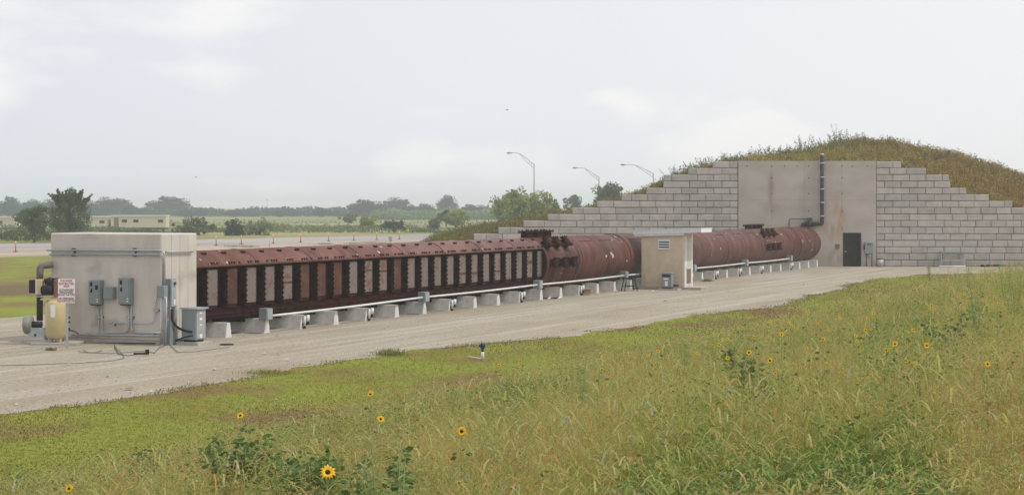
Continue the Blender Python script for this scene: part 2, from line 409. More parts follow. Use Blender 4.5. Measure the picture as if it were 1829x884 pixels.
def edge_line(pts, amp, step, s):                     # subdivide a polyline and make it ragged
    o = []
    for (x0, y0), (x1, y1) in zip(pts[:-1], pts[1:]):
        k = max(1, int(math.hypot(x1-x0, y1-y0)/step))
        for q in range(k):
            t = q/k; x = x0+(x1-x0)*t; y = y0+(y1-y0)*t
            d = amp*(fnoise(x*.35, y*.35, s, 4)-.5)*2; e = amp*.5*(fnoise(y*1.7, x*1.7, s+3, 3)-.5)*2
            l = math.hypot(x1-x0, y1-y0); o.append((x - (y1-y0)/l*(d+e), y + (x1-x0)/l*(d+e)))
    return o + [pts[-1]]
EDGE = [(p.x, p.y) for p in [on_ground(px, py) for px, py in
        ((-160, 775), (0, 741), (150, 722), (300, 703), (480, 668), (640, 641), (760, 626), (900, 612), (1040, 600), (1150, 582), (1280, 561), (1400, 543), (1450, 528), (1500, 517), (1560, 500), (1640, 491), (1829, 488), (2300, 486))]]
gr_pts = edge_line(EDGE, .8, .35, 21)
back = [(75, 113.6), (-20, 113.6)] + edge_line([(UV(95, -44).x, UV(95, -44).y), (UV(30, -43.4).x, UV(30, -43.4).y)], .6, .8, 9) + [(-40, 20)]
sheet('gravel_yard', gr_pts + back, .006, gravel_mat())
# far apron: grey asphalt and its dirt shoulder
ad = Vector((.612, .791)); an = Vector((.791, -.612))
def ap(s, w): p = ad*s + an*w; return (p.x, p.y)
mat('far_asphalt', (.32, .30, .29), .9, var=.12, vscale=.05); mat('far_dirt', (.38, .305, .25), .95, var=.15, vscale=.12)
sheet('far_dirt_shoulder', edge_line([ap(20, -114.8), ap(190, -114.8)], .8, 3, 4) + [ap(190, -137), ap(20, -137)], .005, M['far_dirt'])
sheet('far_road', [ap(20, -136.8), ap(190, -136.8), ap(190, -155.8), ap(20, -155.8)], .008, M['far_asphalt'])
sheet('far_dirt_strip', [ap(20, -155.6), ap(190, -155.6), ap(190, -157.2), ap(20, -157.2)], .005, M['far_dirt'])

# ------------------------------------------------------------------ bunker hill, walls, facade
WY = 114.0; S = F/WY
CH = (CAM_H + (HY-288.4)/S)/16
def wx(px): return (px-HX)/S
LSTEP = [1274, 1230, 1186, 1186, 1155, 1111, 1067, 1022.5, 978.5, 934.8, 890, 846.4, 802, 758, 758, 758]
RSTEP = [1609, 1654, 1695, 1697, 1725.5, 1766, 1808, 1850, 1890, 1930, 1970, 2010, 2050, 2090, 2130, 2170]
def topz(i): return CH*(16-i)                          # top of course i (0 = highest)
def wall_h(px):
    if px < 1318:
        if px < 758: return 0
        for i, e in enumerate(LSTEP):
            if px >= e: return topz(i)
    if px <= 1565: return topz(0)
    for i, e in enumerate(RSTEP):
        if px <= e: return topz(i)
    return 0
def block_wall(name, label, steps, side):
    t = thing(name, label, 'wall', (wx(1318 if side < 0 else 1565), WY, 0))
    ox = t.location.x; mb = MB(); bk = MB(); rnd = random.Random(5 if side < 0 else 9)
    for i, e in enumerate(steps):
        z1 = topz(i); z0 = z1-CH; xe = wx(e)-ox; L_ = abs(xe)
        pos = 0.0; first = True; ww0 = 1.095 if side < 0 else 1.12
        while pos < L_-.05:
            ww = ww0 if (side < 0 or pos < 4.8) else 1.03
            w = ww*(.5 if (first and i % 2 == (1 if side > 0 else 0)) else 1.0); first = False
            if rnd.random() < .04: w *= 1.6
            if L_-pos-w < .35: w = L_-pos
            w = min(w, L_-pos)
            a, b = side*pos, side*(pos+w)
            if a > b: a, b = b, a
            g = .012; a += g; b -= g; za = z0+.008; zb = z1-.022; c = .03; y0 = -.05 + rnd.uniform(-.012, .012)
            k = len(mb.v)
            mb.v += [(a, y0+c, za), (b, y0+c, za), (b, y0+c, zb), (a, y0+c, zb), (a+c, y0, za+c), (b-c, y0, za+c), (b-c, y0, zb-c), (a+c, y0, zb-c),
                     (a, .55, za), (b, .55, za), (b, .55, zb), (a, .55, zb)]
            for q in ((4,5,6,7),(0,1,5,4),(1,2,6,5),(2,3,7,6),(3,0,4,7),(3,2,10,11),(1,9,10,2),(0,3,11,8),(8,11,10,9),(0,8,9,1)): mb.face(tuple(k+j for j in q))
            pos += w
        a, b = (0, xe) if side > 0 else (xe, 0)
        bk.box(a+.06, b-.06, .03, .50, z0-.0002*i, z1-.04)
    mb.build('blockwork', M['block'], t); bk.build('joint_backing', M['joint'], t); return t
block_wall('block_retaining_wall', 'stepped grey block retaining wall climbing from the left up to the concrete facade', LSTEP, -1)
block_wall('block_retaining_wall', 'stepped grey block retaining wall descending to the right of the concrete facade', RSTEP, 1)

def facade_mat():
    m = bpy.data.materials.new('stained_concrete'); m.use_nodes = True; t = m.node_tree; n = t.nodes; l = t.links
    b = n['Principled BSDF']; b.inputs['Roughness'].default_value = .9; co = n.new('ShaderNodeTexCoord')
    def noise(sc, det=5, off=(0, 0, 0)):
        ma = n.new('ShaderNodeMapping'); ma.inputs['Scale'].default_value = sc; ma.inputs['Location'].default_value = off; l.new(co.outputs['Object'], ma.inputs[0])
        q = n.new('ShaderNodeTexNoise'); q.inputs['Scale'].default_value = 1; q.inputs['Detail'].default_value = det; l.new(ma.outputs[0], q.inputs['Vector']); return q.outputs[0]
    def ramp(src, p0, p1, c0, c1):
        r = n.new('ShaderNodeValToRGB'); r.color_ramp.elements[0].position = p0; r.color_ramp.elements[1].position = p1
        r.color_ramp.elements[0].color = (*c0, 1); r.color_ramp.elements[1].color = (*c1, 1); l.new(src, r.inputs[0]); return r.outputs[0]
    base = ramp(noise((.5, .5, .9)), .35, .65, (.38, .335, .295), (.455, .405, .36))
    sp = n.new('ShaderNodeSeparateXYZ'); l.new(co.outputs['Object'], sp.inputs[0])
    def spot(x, z, rx, rz, amt):
        a = n.new('ShaderNodeMath'); a.operation = 'SUBTRACT'; l.new(sp.outputs[0], a.inputs[0]); a.inputs[1].default_value = x
        a2 = n.new('ShaderNodeMath'); a2.operation = 'DIVIDE'; l.new(a.outputs[0], a2.inputs[0]); a2.inputs[1].default_value = rx
        c = n.new('ShaderNodeMath'); c.operation = 'SUBTRACT'; l.new(sp.outputs[2], c.inputs[0]); c.inputs[1].default_value = z
        c2 = n.new('ShaderNodeMath'); c2.operation = 'DIVIDE'; l.new(c.outputs[0], c2.inputs[0]); c2.inputs[1].default_value = rz
        h = n.new('ShaderNodeVectorMath'); h.operation = 'LENGTH'; cb = n.new('ShaderNodeCombineXYZ'); l.new(a2.outputs[0], cb.inputs[0]); l.new(c2.outputs[0], cb.inputs[1]); l.new(cb.outputs[0], h.inputs[0])
        q = n.new('ShaderNodeMapRange'); q.inputs[1].default_value = 1; q.inputs[2].default_value = .1; q.inputs[3].default_value = 0; q.inputs[4].default_value = amt; l.new(h.outputs['Value'], q.inputs[0])
        mu = n.new('ShaderNodeMath'); mu.operation = 'MULTIPLY'; l.new(q.outputs[0], mu.inputs[0]); l.new(ramp(noise((2.2, 2, .8)), .35, .6, (0, 0, 0), (1, 1, 1)), mu.inputs[1]); return mu.outputs[0]
    cur = base
    for (px, py, rx, ry, amt, c) in ((1498, 385, .6, 1.9, .75, (.38, .19, .09, 1)), (1482, 395, 1.6, .9, .8, (.40, .26, .15, 1)), (1377, 340, .3, 1.5, 1.0, (.27, .20, .15, 1)), (1485, 415, 1.4, 1.1, .6, (.33, .21, .12, 1)),
                                     (1378, 375, .7, .7, .5, (.30, .19, .12, 1)), (1400, 350, 1.6, .8, .35, (.46, .42, .34, 1)), (1490, 462, 1.7, .7, .5, (.20, .17, .14, 1))):
        q = n.new('ShaderNodeMix'); q.data_type = 'RGBA'; l.new(spot(wx(px), z_at(py, WY), rx, ry, amt), q.inputs[0]); l.new(cur, q.inputs[6]); q.inputs[7].default_value = c; cur = q.outputs[2]
    l.new(cur, b.inputs['Base Color'])
    return m
def facade():
    x0, x1 = wx(1318)+.02, wx(1565)-.02; z1 = topz(0)+.03
    t = thing('concrete_facade', 'tall pale concrete facade with rust stains between the two stepped block walls', 'wall', (0, WY, 0))
    fm = facade_mat(); dx0, dx1, dz = wx(1505), wx(1538), z_at(415.5, WY)
    b = MB(); xm = [x0, wx(1400), wx(1488), dx0]
    b.box(x0, dx0, -.07, .6, -.02, z1); b.box(dx1, x1, -.07, .6, -.02, z1); b.box(dx0, dx1, -.07, .6, dz, z1)
    b.build('wall_panel', fm, t)
    h = MB()
    for px in (1334, 1378, 1401, 1423, 1444, 1504, 1522, 1549):
        for py in (297, 318, 346, 377, 408):
            if py == 297 or px in (1378, 1444, 1504): h.cyl((wx(px), -.075, z_at(py, WY)), (wx(px), -.066, z_at(py, WY)), .045, n=8)
    tag(h.build('tie_holes', M['dark_grey'], t), kind='stuff')
    g = MB()
    for px in (1378, 1437, 1474.5, 1503): g.box(wx(px)-.008, wx(px)+.008, -.073, -.068, (dz+.1 if px > 1500 else 2.6), z1-.02)
    for py in (297.5, 357): g.box(x0+.02, x1-.02, -.0735, -.0685, z_at(py, WY)-.006, z_at(py, WY)+.006)
    g.build('form_line', mat('form_line', (.27, .235, .2), 1.0), t)
    d = thing('door', 'dark steel door recessed in the concrete facade', 'door', (0, WY, 0))
    p = MB(); p.box(dx0+.06, dx1-.06, .02, .07, .02, dz-.06); p.build('leaf', M['door_dark'], d)
    f = MB(); f.box(dx0, dx0+.06, -.09, .09, 0, dz); f.box(dx1-.06, dx1, -.09, .09, 0, dz); f.box(dx0+.06, dx1-.06, -.09, .09, dz-.06, dz); f.build('frame', M['dark_grey'], d)
    f = MB(); f.cyl((dx0+.16, -.02, 1.02), (dx0+.16, .02, 1.02), .03, n=8); f.box(dx0+.12, dx0+.27, -.035, -.02, 1.0, 1.04); f.build('handle', M['galvanised'], d)
    lg = thing('lifting_eye', 'dark lifting loop on top of the facade left of the vent pipe', 'lifting loop', (wx(1410), WY+.2, z1), group='lifting loops on the facade')
    a = [(math.cos(q)*.2, 0, math.sin(q)*.24) for q in np.linspace(0, math.pi, 9)]
    MB().tube(a, .025, 6).build('loop', M['black_iron'], lg)
    c = copy_tree(lg); c.location.x = wx(1506); c['label'] = 'dark lifting loop on top of the facade right of the vent pipe'
facade()

def facade_items():
    # vent pipe: from above the wall down to the valve and into the tube
    t = thing('vent_pipe', 'tall dark vent pipe fixed to the facade and bending to the tube end', 'pipe', (0, WY, 0))
    x = wx(1467); y = -.30; zt = z_at(277, WY); zb = z_at(400, WY)
    MB().tube(smooth_path([(x, y, zt), (x, y, zb), (wx(1448), y, zb)]), .13, 12).build('pipe', M['black_iron'], t)
    for py in (292, 317, 338, 362, 386):
        q = MB(); z = z_at(py, WY); q.cyl((x, y, z-.04), (x, y, z+.04), .165, n=12); q.box(x-.06, x+.06, y+.1, -.07, z-.03, z+.03); q.build('bracket', M['galvanised'], t)
    q = MB(); q.cyl((x, y, zt-.05), (x, y, zt+.08), .14, .10, n=12); q.build('cap', M['galvanised'], t)
    v = thing('gate_valve', 'dark flanged valve and elbow on top of the far tube end', 'valve', (0, WY, 0))
    vx = wx(1446); q = MB(); q.cyl((vx-.3, y, zb), (vx-.24, y, zb), .2, n=14); q.cyl((vx+.12, y, zb), (vx+.18, y, zb), .2, n=14); q.lathe([(.13, -.24), (.2, -.12), (.2, 0), (.13, .12)], (vx, y, zb), 12, axis='x'); q.build('body', M['black_iron'], v)
    q = MB(); q.cyl((vx-.06, y, zb), (vx-.06, y, zb+.36), .05, n=8); q.box(vx-.2, vx+.1, y-.12, y+.12, zb+.24, zb+.42); q.build('actuator', M['dark_grey'], v, .01)
    q = MB(); q.tube(smooth_path([(vx-.3, y, zb), (vx-.52, y, zb), (vx-.55, y-.1, 2.62)]), .12, 10); q.cyl((vx-.55, y-.1, 2.72), (vx-.55, y-.1, 2.78), .2, n=12); q.build('elbow', M['black_iron'], v)
    l = thing('air_line', 'thin dark air line running left along the facade from the valve', 'pipe', (0, WY, 0))
    z = z_at(391, WY); MB().tube(smooth_path([(vx-.1, -.12, z), (wx(1409), -.12, z), (wx(1409), -.12, 2.3)]), .022, 6).build('line', M['dark_grey'], l)
    e = thing('electrical_box', 'grey electrical box on the facade beside the dark door', 'electrical box', (wx(1551), WY-.07, 0))
    q = MB(); q.box(-.28, .28, -.22, 0, z_at(453, WY), z_at(432, WY)); q.build('housing', M['grey_enclosure'], e, .012)
    q = MB(); q.box(-.12, -.02, -.235, -.221, z_at(437, WY), z_at(435, WY)); q.box(.03, .13, -.235, -.221, z_at(437, WY), z_at(435, WY)); q.build('window', M['black'], e)
    q = MB(); q.box(-.36, -.29, -.14, -.06, z_at(445, WY), z_at(437, WY)); q.build('switch_handle', M['dark_grey'], e)
    for s in (-.16, .2):
        MB().tube([(s, -.1, z_at(453, WY)), (s, -.1, 0)], .03, 6).build('conduit', M['rust_leg'], e)
    q = MB(); q.cyl((.08, -.14, .75), (.08, -.02, .75), .10, n=10); q.box(-.16, .2, -.05, -.01, .7, .74); q.build('meter', M['galvanised'], e)
    b = thing('trash_can', 'small galvanised can standing beside the block wall corner', 'bin', (wx(1569), WY-.5, 0.006))
    MB().lathe([(0, 0), (.21, 0), (.25, .5), (.245, .5), (.2, .05), (0, .05)], n=18).build('can', M['galvanised'], b)
    MB().lathe([(.262, .5), (.262, .53), (.2, .56), (0, .575)], n=18).build('rim', M['dark_grey'], b)
    s = thing('junction_box', 'small rusty brown box on the facade left of the door', 'electrical box', (wx(1495.5), WY-.07, z_at(440, WY)))
    q = MB(); q.box(-.13, .13, -.1, 0, -.15, .15); q.build('cover', M['brown_box'], s, .01)
    # rack in front of the right hand wall
    r = thing('pipe_rack', 'grey steel frame rack standing before the right block wall', 'rack', (wx(1697), WY-.8, .006))
    q = MB(); w = .82
    q.box(-w, -w+.06, 0, .06, 0, .92); q.box(w-.06, w, 0, .06, 0, .92); q.box(-w, -w+.06, .5, .56, 0, .92); q.box(w-.06, w, .5, .56, 0, .92)
    q.box(-w+.06, w-.06, 0, .05, .42, .47); q.build('frame', M['galvanised'], r)
    MB().box(-w, w, -.02, .58, .921, 1.0).build('top', M['grey_enclosure'], r)
    p = tag(MB().tube([(wx(1668), WY-1.3, .05), (wx(1716), WY-1.25, .05)], .045, 8).build('plastic_pipe', M['white_pipe']), 'white pipe lying on the gravel under the steel rack', 'pipe')
    p = tag(MB().tube([(wx(1745), WY-.9, .07), (wx(1768), WY-.8, .1), (wx(1790), WY-.9, .07)], .07, 8).build('black_hose', M['rubber']), 'black hose lying along the foot of the right block wall', 'hose')
facade_items()

# hill behind the wall
CREST = [(600, 0), (700, 0), (738, .2), (765, 1.0), (800, 1.5), (880, 2.2), (1000, 2.9), (1060, 3.4), (1120, 4.2), (1200, 5.5), (1260, 6.4), (1318, 7.1), (1440, 7.9), (1530, 8.7), (1600, 8.5), (1640, 8.2), (1700, 7.7), (1760, 7.0), (1829, 6.0), (2000, 4.0), (2250, 0)]
cpx = np.array([c[0] for c in CREST]); cz = np.array([c[1] for c in CREST])
wpx = np.arange(600, 2300, 4.0); wz = np.array([wall_h(p) for p in wpx])
wz = np.convolve(np.pad(wz, 6, 'edge'), np.ones(13)/13, 'valid')
def hill_h(x, y):
    x = np.asarray(x, float); y = np.asarray(y, float)
    px = x*S + HX; a = np.maximum(np.interp(px, wpx, wz)-.6, 0); c = np.interp(x*F/np.maximum(y, 60)+HX, cpx, cz)
    wh = np.array(np.interp(px, wpx, wz)); 
    t = np.clip((y-WY-.3)/16.0, 0, 1); t = 1-(1-t)**2
    z = a*(1-t) + np.maximum(c, a*.9)*t
    # left of the stepped wall the hill toe runs free
    front = np.clip((y-(WY-1.0))/6.0, 0, 1); z = np.where(wh > .5, z, c*np.minimum(front, 1))
    d = np.clip((170-y)/30.0, 0, 1); d = d*d*(3-2*d)
    return z*d + .25*(fnoise(x*.35, y*.35, 3)-.5)*(z > .3) - .02
def build_hill():
    xs = np.arange(-15, 60, .5); ys = np.concatenate([np.array([WY+.45]), np.arange(WY+1, WY+24, .8), np.arange(WY+24, WY+60, 3)])
    X, Y = np.meshgrid(xs, ys); Z = hill_h(X, Y); nx = len(xs)
    mat('hill_soil', (.15, .12, .05), .95, col2=(.17, .10, .04), vscale=.3)
    F4 = [(j*nx+i, j*nx+i+1, (j+1)*nx+i+1, (j+1)*nx+i) for j in range(len(ys)-1) for i in range(nx-1)]
    me = bpy.data.meshes.new('hill'); me.from_pydata(np.stack([X.ravel(), Y.ravel(), Z.ravel()], 1).tolist(), [], F4); me.materials.append(M['hill_soil'])
    o = bpy.data.objects.new('hill', me); COL.objects.link(o); tag(o, kind='structure')
build_hill()
def hill_plants():
    n = 90000
    x = RNG.uniform(-9, 47, n); y = WY + .6 + RNG.uniform(0, 1, n)**1.4*24
    z = hill_h(x, y); k = z > .25; x, y, z = x[k], y[k], z[k]; n = len(x)
    nz = fnoise(x*.16, y*.10, 31); n2 = fnoise(x*.9, y*.6, 40)
    px = x*F/y + HX
    cols = np.array([(.23, .25, .07), (.36, .27, .075), (.27, .15, .06), (.33, .28, .095), (.19, .21, .08)])
    g = np.clip(nz*1.5-.25 + (px-1200)/2200, 0, .999)
    right = np.clip((px-1480)/260, 0, 1)
    idx = np.where(RNG.random(n) < .25+.5*right*n2*1.6, np.where(RNG.random(n) < .5, 1, 2), np.where(g > .55, 3, np.where(g > .4, 0, 4)))
    C = cols[idx]*(1+RNG.uniform(-.25, .3, (n, 1)))
    left = np.clip((1250-px)/150, 0, 1)[:, None]; C = C*(1-left) + left*(C*.5+np.array([.155, .14, .05])*.5)
    P = np.stack([x, y, z-.05], 1); h = RNG.uniform(.2, .9, n)*(.35+1.2*n2)
    parts = [blades(P, h, RNG.uniform(.03, .07, n), RNG.uniform(0, 6.28, n), RNG.uniform(.1, .7, n), C)]
    for _ in range(2):                                 # leafy tufts
        c = P + np.stack([RNG.normal(0, .12, n), RNG.normal(0, .12, n), h*RNG.uniform(.3, 1.0, n)], 1)
        a = rdir(n)*RNG.uniform(.03, .10, (n, 1)); b = np.cross(a, rdir(n))*.6
        parts.append(leafs(c, a, b, C*(1+RNG.uniform(-.3, .3, (n, 1)))))
    # clusters of yellow-brown heads
    V, T, Cc = merge(parts); o = nmesh('hill_weeds', V, T, Cc, M['foliage']); tag(o, 'olive and rust brown weeds covering the hill behind the walls', 'weeds', kind='stuff')
hill_plants()
def wispy(name, label, x, y, z, h, m_cols, n_st=5, grp=None, seed=0):
    n_st += 2
    r = np.random.default_rng(seed+100); t = thing(name, label, 'plant', (x, y, z), 0, grp); parts = []; st = MB()
    for s in range(n_st):
        a = r.uniform(0, 6.28); l = r.uniform(.1, .75); hh = h*r.uniform(.6, 1)
        tip = Vector((math.cos(a)*l*hh, math.sin(a)*l*hh, hh)); b0 = Vector((r.normal(0, .08), r.normal(0, .08), 0))
        pts = [b0 + (tip*q) + Vector((0, 0, 0)) for q in (0, .4, .75, 1)]; st.tube(pts, [.012, .010, .007, .004], 4)
        k = 56; q = r.uniform(.12, 1.02, k)[:, None]; c = np.array(b0)+np.array(tip)*q + r.normal(0, .13*h/1.6+.03, (k, 3))*(1.25-q)
        d = r.normal(size=(k, 3)); d /= np.linalg.norm(d, axis=1)[:, None]; d *= r.uniform(.02, .055, (k, 1))
        e = np.cross(d, r.normal(size=(k, 3))); e = e/np.linalg.norm(e, axis=1)[:, None]*r.uniform(.012, .03, (k, 1))
        parts.append(leafs(c, d, e, np.array(m_cols)*(1+r.uniform(-.3, .3, (k, 1)))))
    V, T, C = merge(parts); nmesh('leaves', V, T, C, M['foliage'], t); st.build('stem', M['stem_green'], t); return t
k = 0
for i, px in enumerate([1100, 1140, 1163, 1176, 1200, 1212, 1222, 1236, 1250, 1263, 1278, 1292, 1306, 1318, 1330, 1341, 1353, 1366, 1379, 1391, 1403, 1412, 1423, 1432, 1440, 1449, 1462, 1476, 1487, 1497, 1506, 1516, 1527, 1539, 1552, 1566, 1581, 1597, 1613, 1632, 1650, 1668, 1688, 1707, 1730, 1752, 1775, 1800, 1822]):
    y = (WY+2.0 if px < 1320 else WY+RNG.uniform(6, 11)); x = (px-HX)*y/F
    hh = {1432: 1.9, 1440: 1.8, 1449: 1.3, 1487: 2.0, 1497: 2.1, 1506: 1.6, 1516: 1.9, 1527: 1.2}.get(px, (.8 if px < 1190 else 1.35) if px < 1430 else 1.25)
    wispy('tall_weed', f'{ordn(i)} wispy bare-topped weed from the left along the crest of the hill', x, y, float(hill_h(x, y)), hh*RNG.uniform(.85, 1.1), (.15, .13, .075), 6, 'tall weeds on the crest of the hill', i)

# ------------------------------------------------------------------ steel tube
AV, AZ, RR = -31.85, 1.55, 1.15
U0, UV1, U1 = 41.9, 68.0-.9, 111.6
def arc(th): return (-math.cos(th)*RR, math.sin(th)*RR)      # local y (= -v), z  about the axis; th from +v side
def shell(a0, a1, u0, u1, n, thick=.03, seg=None):
    mb = MB(); us = seg or [u0, u1]; rows = []
    for u in us:
        row = []
        for i in range(n+1):
            th = a0+(a1-a0)*i/n
            for r in (RR, RR-thick): row.append((u, -math.cos(th)*r, AZ+math.sin(th)*r))
        rows.append(row)
    for row in rows: mb.v += row
    w = 2*(n+1)
    for k in range(len(us)-1):
        for i in range(n):
            for s in (0, 1):
                a = k*w+2*i+s; mb.face((a, a+2, a+w+2, a+w), 0, True)
        for i in (0, n): a = k*w+2*i; mb.face((a, a+1, a+w+1, a+w))
    for k in (0, len(us)-1):
        for i in range(n): a = k*w+2*i; mb.face((a, a+1, a+3, a+2))
    return mb
tube = tthing('steel_tube', 'long rusty brown steel tube with a row of vent panels, resting on concrete footings', 'steel tube', 0, AV, 0)
a_edge = math.asin((2.225-AZ)/RR)
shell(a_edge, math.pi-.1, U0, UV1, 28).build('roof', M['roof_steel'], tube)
shell(-math.pi/2-1.2, -math.asin((AZ-.72)/RR)+.0, U0, UV1, 14).build('belly', M['dark_rust_and_shade'], tube)
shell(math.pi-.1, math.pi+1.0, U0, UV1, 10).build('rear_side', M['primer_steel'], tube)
MB().box(U0, UV1, -.02, .02, .55, 2.5).build('inner_wall', M['dark_rust_and_shade'], tube)  # set deep; recess shade between panels is put into its near-black colour
shell(-math.pi/2, 1.5*math.pi, UV1, U1+6, 48, seg=[UV1, 75, 85, 95, 105, U1+6]).build('shell', M['primer_steel'], tube)
def ring(u, w=.05, h=.012, name='weld_ring', m='primer_steel'):
    mb = MB(); n = 48; b = 0
    for (uu, r) in ((u-w/2, RR-.01), (u-w/2, RR+h), (u+w/2, RR+h), (u+w/2, RR-.01)):
        for i in range(n): th = 2*math.pi*i/n; mb.v.append((uu, -math.cos(th)*r, AZ+math.sin(th)*r))
    for k in range(3):
        for i in range(n): j = (i+1) % n; mb.face((k*n+i, k*n+j, (k+1)*n+j, (k+1)*n+i), 0, k == 1)
    mb.build(name, M[m], tube)
for u in (70.6, 73.4, 76.3, 79.4, 82.5, 85.7, 88.9, 92.1, 95.3, 98.4, 102.6, 105.4, 108.3): ring(u, .05, .01)
ring(77.2, .5, .035, 'band')
ring(107.0, .25, .02, 'band')
# curved seams over the roof of the vented part
for u in (45.2, 48.4, 51.6, 54.8, 58.0, 61.2, 64.4):
    mb = MB(); n = 16; pts = []
    for i in range(n+1): th = a_edge+(math.pi*.75-a_edge)*i/n; pts.append((u, -math.cos(th)*(RR+.002), AZ+math.sin(th)*(RR+.002)))
    mb.tube(pts, .013, 5).build('roof_seam', M['dark_rust_and_shade'], tube)
# short plate seams along the cylinder
for u in (71.6, 73.9, 77.9, 80.6, 83.4, 86.2, 91.0, 94.0, 96.8):
    th = R(52); y, z = -math.cos(th)*(RR+.004), AZ+math.sin(th)*(RR+.004)
    MB().cyl((u, y, z), (u+1.5, y, z), .012, n=5).build('plate_seam', M['dark_rust_and_shade'], tube)
PITCH = 1.049; P0 = 42.56; DUCT_Y = -(-31.02-AV)        # local y of panel face
cols = 'gpggwppp gwwpggggwwgwggwgw'.replace(' ', '')
duct_me = panel_me = {}
def duct(u, kind, first):
    mb = MB(); w = .53
    yb, yf = -.03, DUCT_Y+.03
    mb.box(u-.05, u-.01, yf, yb, .90, 2.26); mb.box(u+w+.01, u+w+.05, yf, yb, .90, 2.26); mb.box(u-.01, u+w+.01, yf, yb, .92, .96)
    mb.box(u-.012, u+w+.012, yf-.02, yf, .90, 2.20)
    d = mb.build('vent_duct', M['dark_rust_and_shade'], tube)
    p = MB(); z0, z1 = 1.02, 2.125; p.box(u, u+w, yf-.045, yf-.022, z0, z1)
    if kind == 'w':
        zb = random.uniform(1.3, 2.0); hb = random.uniform(.06, .14); p.box(u+.03, u+w-.03, yf-.049, yf-.044, zb, zb+hb, 2)
    for k in range(7):
        z = z0+.06+k*(z1-z0-.12)/6
        for uu in (u-.005, u+w+.005): p.box(uu-.028, uu+.028, yf-.065, yf-.02, z-.03, z+.03, 1)
    p.build('vent_panel', [M[{'g': 'panel_grey', 'w': 'panel_grey_worn', 'p': 'panel_primer'}[kind]], M['dark_rust_and_shade'], M['panel_primer']], d)
eb = MB()
for i in range(24):
    u = P0+PITCH*i; duct(u, cols[i % len(cols)], i == 0)
    th = R(66); y, z = -math.cos(th)*RR, AZ+math.sin(th)*RR
    MB().box(u+.22, u+.42, y-.04, y+.04, z-.02, z+.05).build('lifting_lug', M['dark_rust_and_shade'], tube)
    th = a_edge+.09; y, z = -math.cos(th)*RR, AZ+math.sin(th)*RR; c = eb
    for q in range(5): c.box(u+.02+q*.14, u+.06+q*.14, y-.03, y+.02, z-.06, z+.045, 1 if (q+i) % 4 == 0 else 0)
tag(eb.build('bolt_heads', [M['dark_rust_and_shade'], M['panel_grey']], tube), kind='stuff')
MB().box(P0+24*PITCH-.05, P0+24*PITCH+.45, DUCT_Y-.02, DUCT_Y+.3, .85, 2.3).build('end_plate', M['panel_primer'], tube)
MB().box(U0, UV1, -.75, -.60, .60, .86).build('lower_beam', M['dark_rust_and_shade'], tube)
# nozzles: three rows of three, twice
def nozzle(u, deg, L_=.24):
    th = R(deg); ax = Vector((0, -math.cos(th), math.sin(th))); c = Vector((u, 0, AZ)); 
    tn = Vector((0, math.sin(th), math.cos(th)))
    mb = MB(); b = len(mb.v)
    def bx(r0, r1, hu, ht):
        b = len(mb.v)
        for r in (r0, r1):
            for su, st in ((-1, -1), (1, -1), (1, 1), (-1, 1)): mb.v.append(tuple(c + ax*r + Vector((su*hu, 0, 0)) + tn*st*ht))
        for q in ((0,3,2,1),(4,5,6,7),(0,1,5,4),(1,2,6,5),(2,3,7,6),(3,0,4,7)): mb.face(tuple(b+i for i in q))
    fu, ft = ((.42, .24) if deg > 80 else (.25, .27) if deg > 30 else (.22, .23))
    bx(RR-.08, RR+L_, fu*.66, ft*.7); bx(RR+L_, RR+L_+.045, fu, ft); bx(RR+L_+.047, RR+L_+.08, fu*.8, ft*.75)
    for su, st in ((-1, -1), (1, -1), (1, 1), (-1, 1), (0, 1), (0, -1)): 
        p = c + ax*(RR+L_-.04) + Vector((su*fu*.88, 0, 0)) + tn*st*ft*.85; mb.cyl(p, p+ax*.17, .025, n=6)
    mb.build('nozzle', M['dark_rust_and_shade'], tube)
for us in ((67.5, 68.5, 69.5), (99.5, 100.5, 101.5)):
    for u in us:
        for d in (92, 44, 2): nozzle(u, d, .22 if us[0] < 70 else .16)
NFOOT = 33
foot_u = [43.25+2.11*k for k in range(NFOOT)]
for k, u in enumerate(foot_u):
    z1 = .62 if u > UV1 else .9
    yl = -.55 if u > UV1 else -.50
    if u > UV1: z1 = AZ-math.sqrt(max(0, RR**2-yl**2))+.08
    MB().box(u-.22, u-.06, yl-.05, yl+.05, .50, z1).build('support_leg', M['rust_leg' if k % 3 else 'panel_grey'], tube)
    MB().box(u-.24, u-.04, .50, .60, .50, AZ-math.sqrt(RR**2-.36)+.08).build('support_leg', M['rust_leg'], tube)
    MB().box(u-.30, u+.06, -.34, .75, .358, .50).build('base_beam', M['dark_rust_and_shade'], tube)

# footings
def footing():
    t = tthing('concrete_footing', 'x', 'footing', foot_u[0], -30.7, 0, 'concrete footings under the tube')
    mb = MB(); # trapezoid section in (x = u, z), extruded along local y
    mb.prism([(-.17, 0), (.17, 0), (.08, .47), (-.08, .47)], 0, .80)
    mb.prism([(-.17, 0), (.17, 0), (.10, .355), (-.10, .355)], .80, 2.3)
    mb.build('block', M['footing_concrete'], t, .01); return t
f0 = footing()
for k, u in enumerate(foot_u):
    o = f0 if k == 0 else copy_tree(f0); o.location = UV(u, -30.7, 0)
    o['label'] = f'{ordn(k)} pale concrete footing under the tube counted from the concrete room'
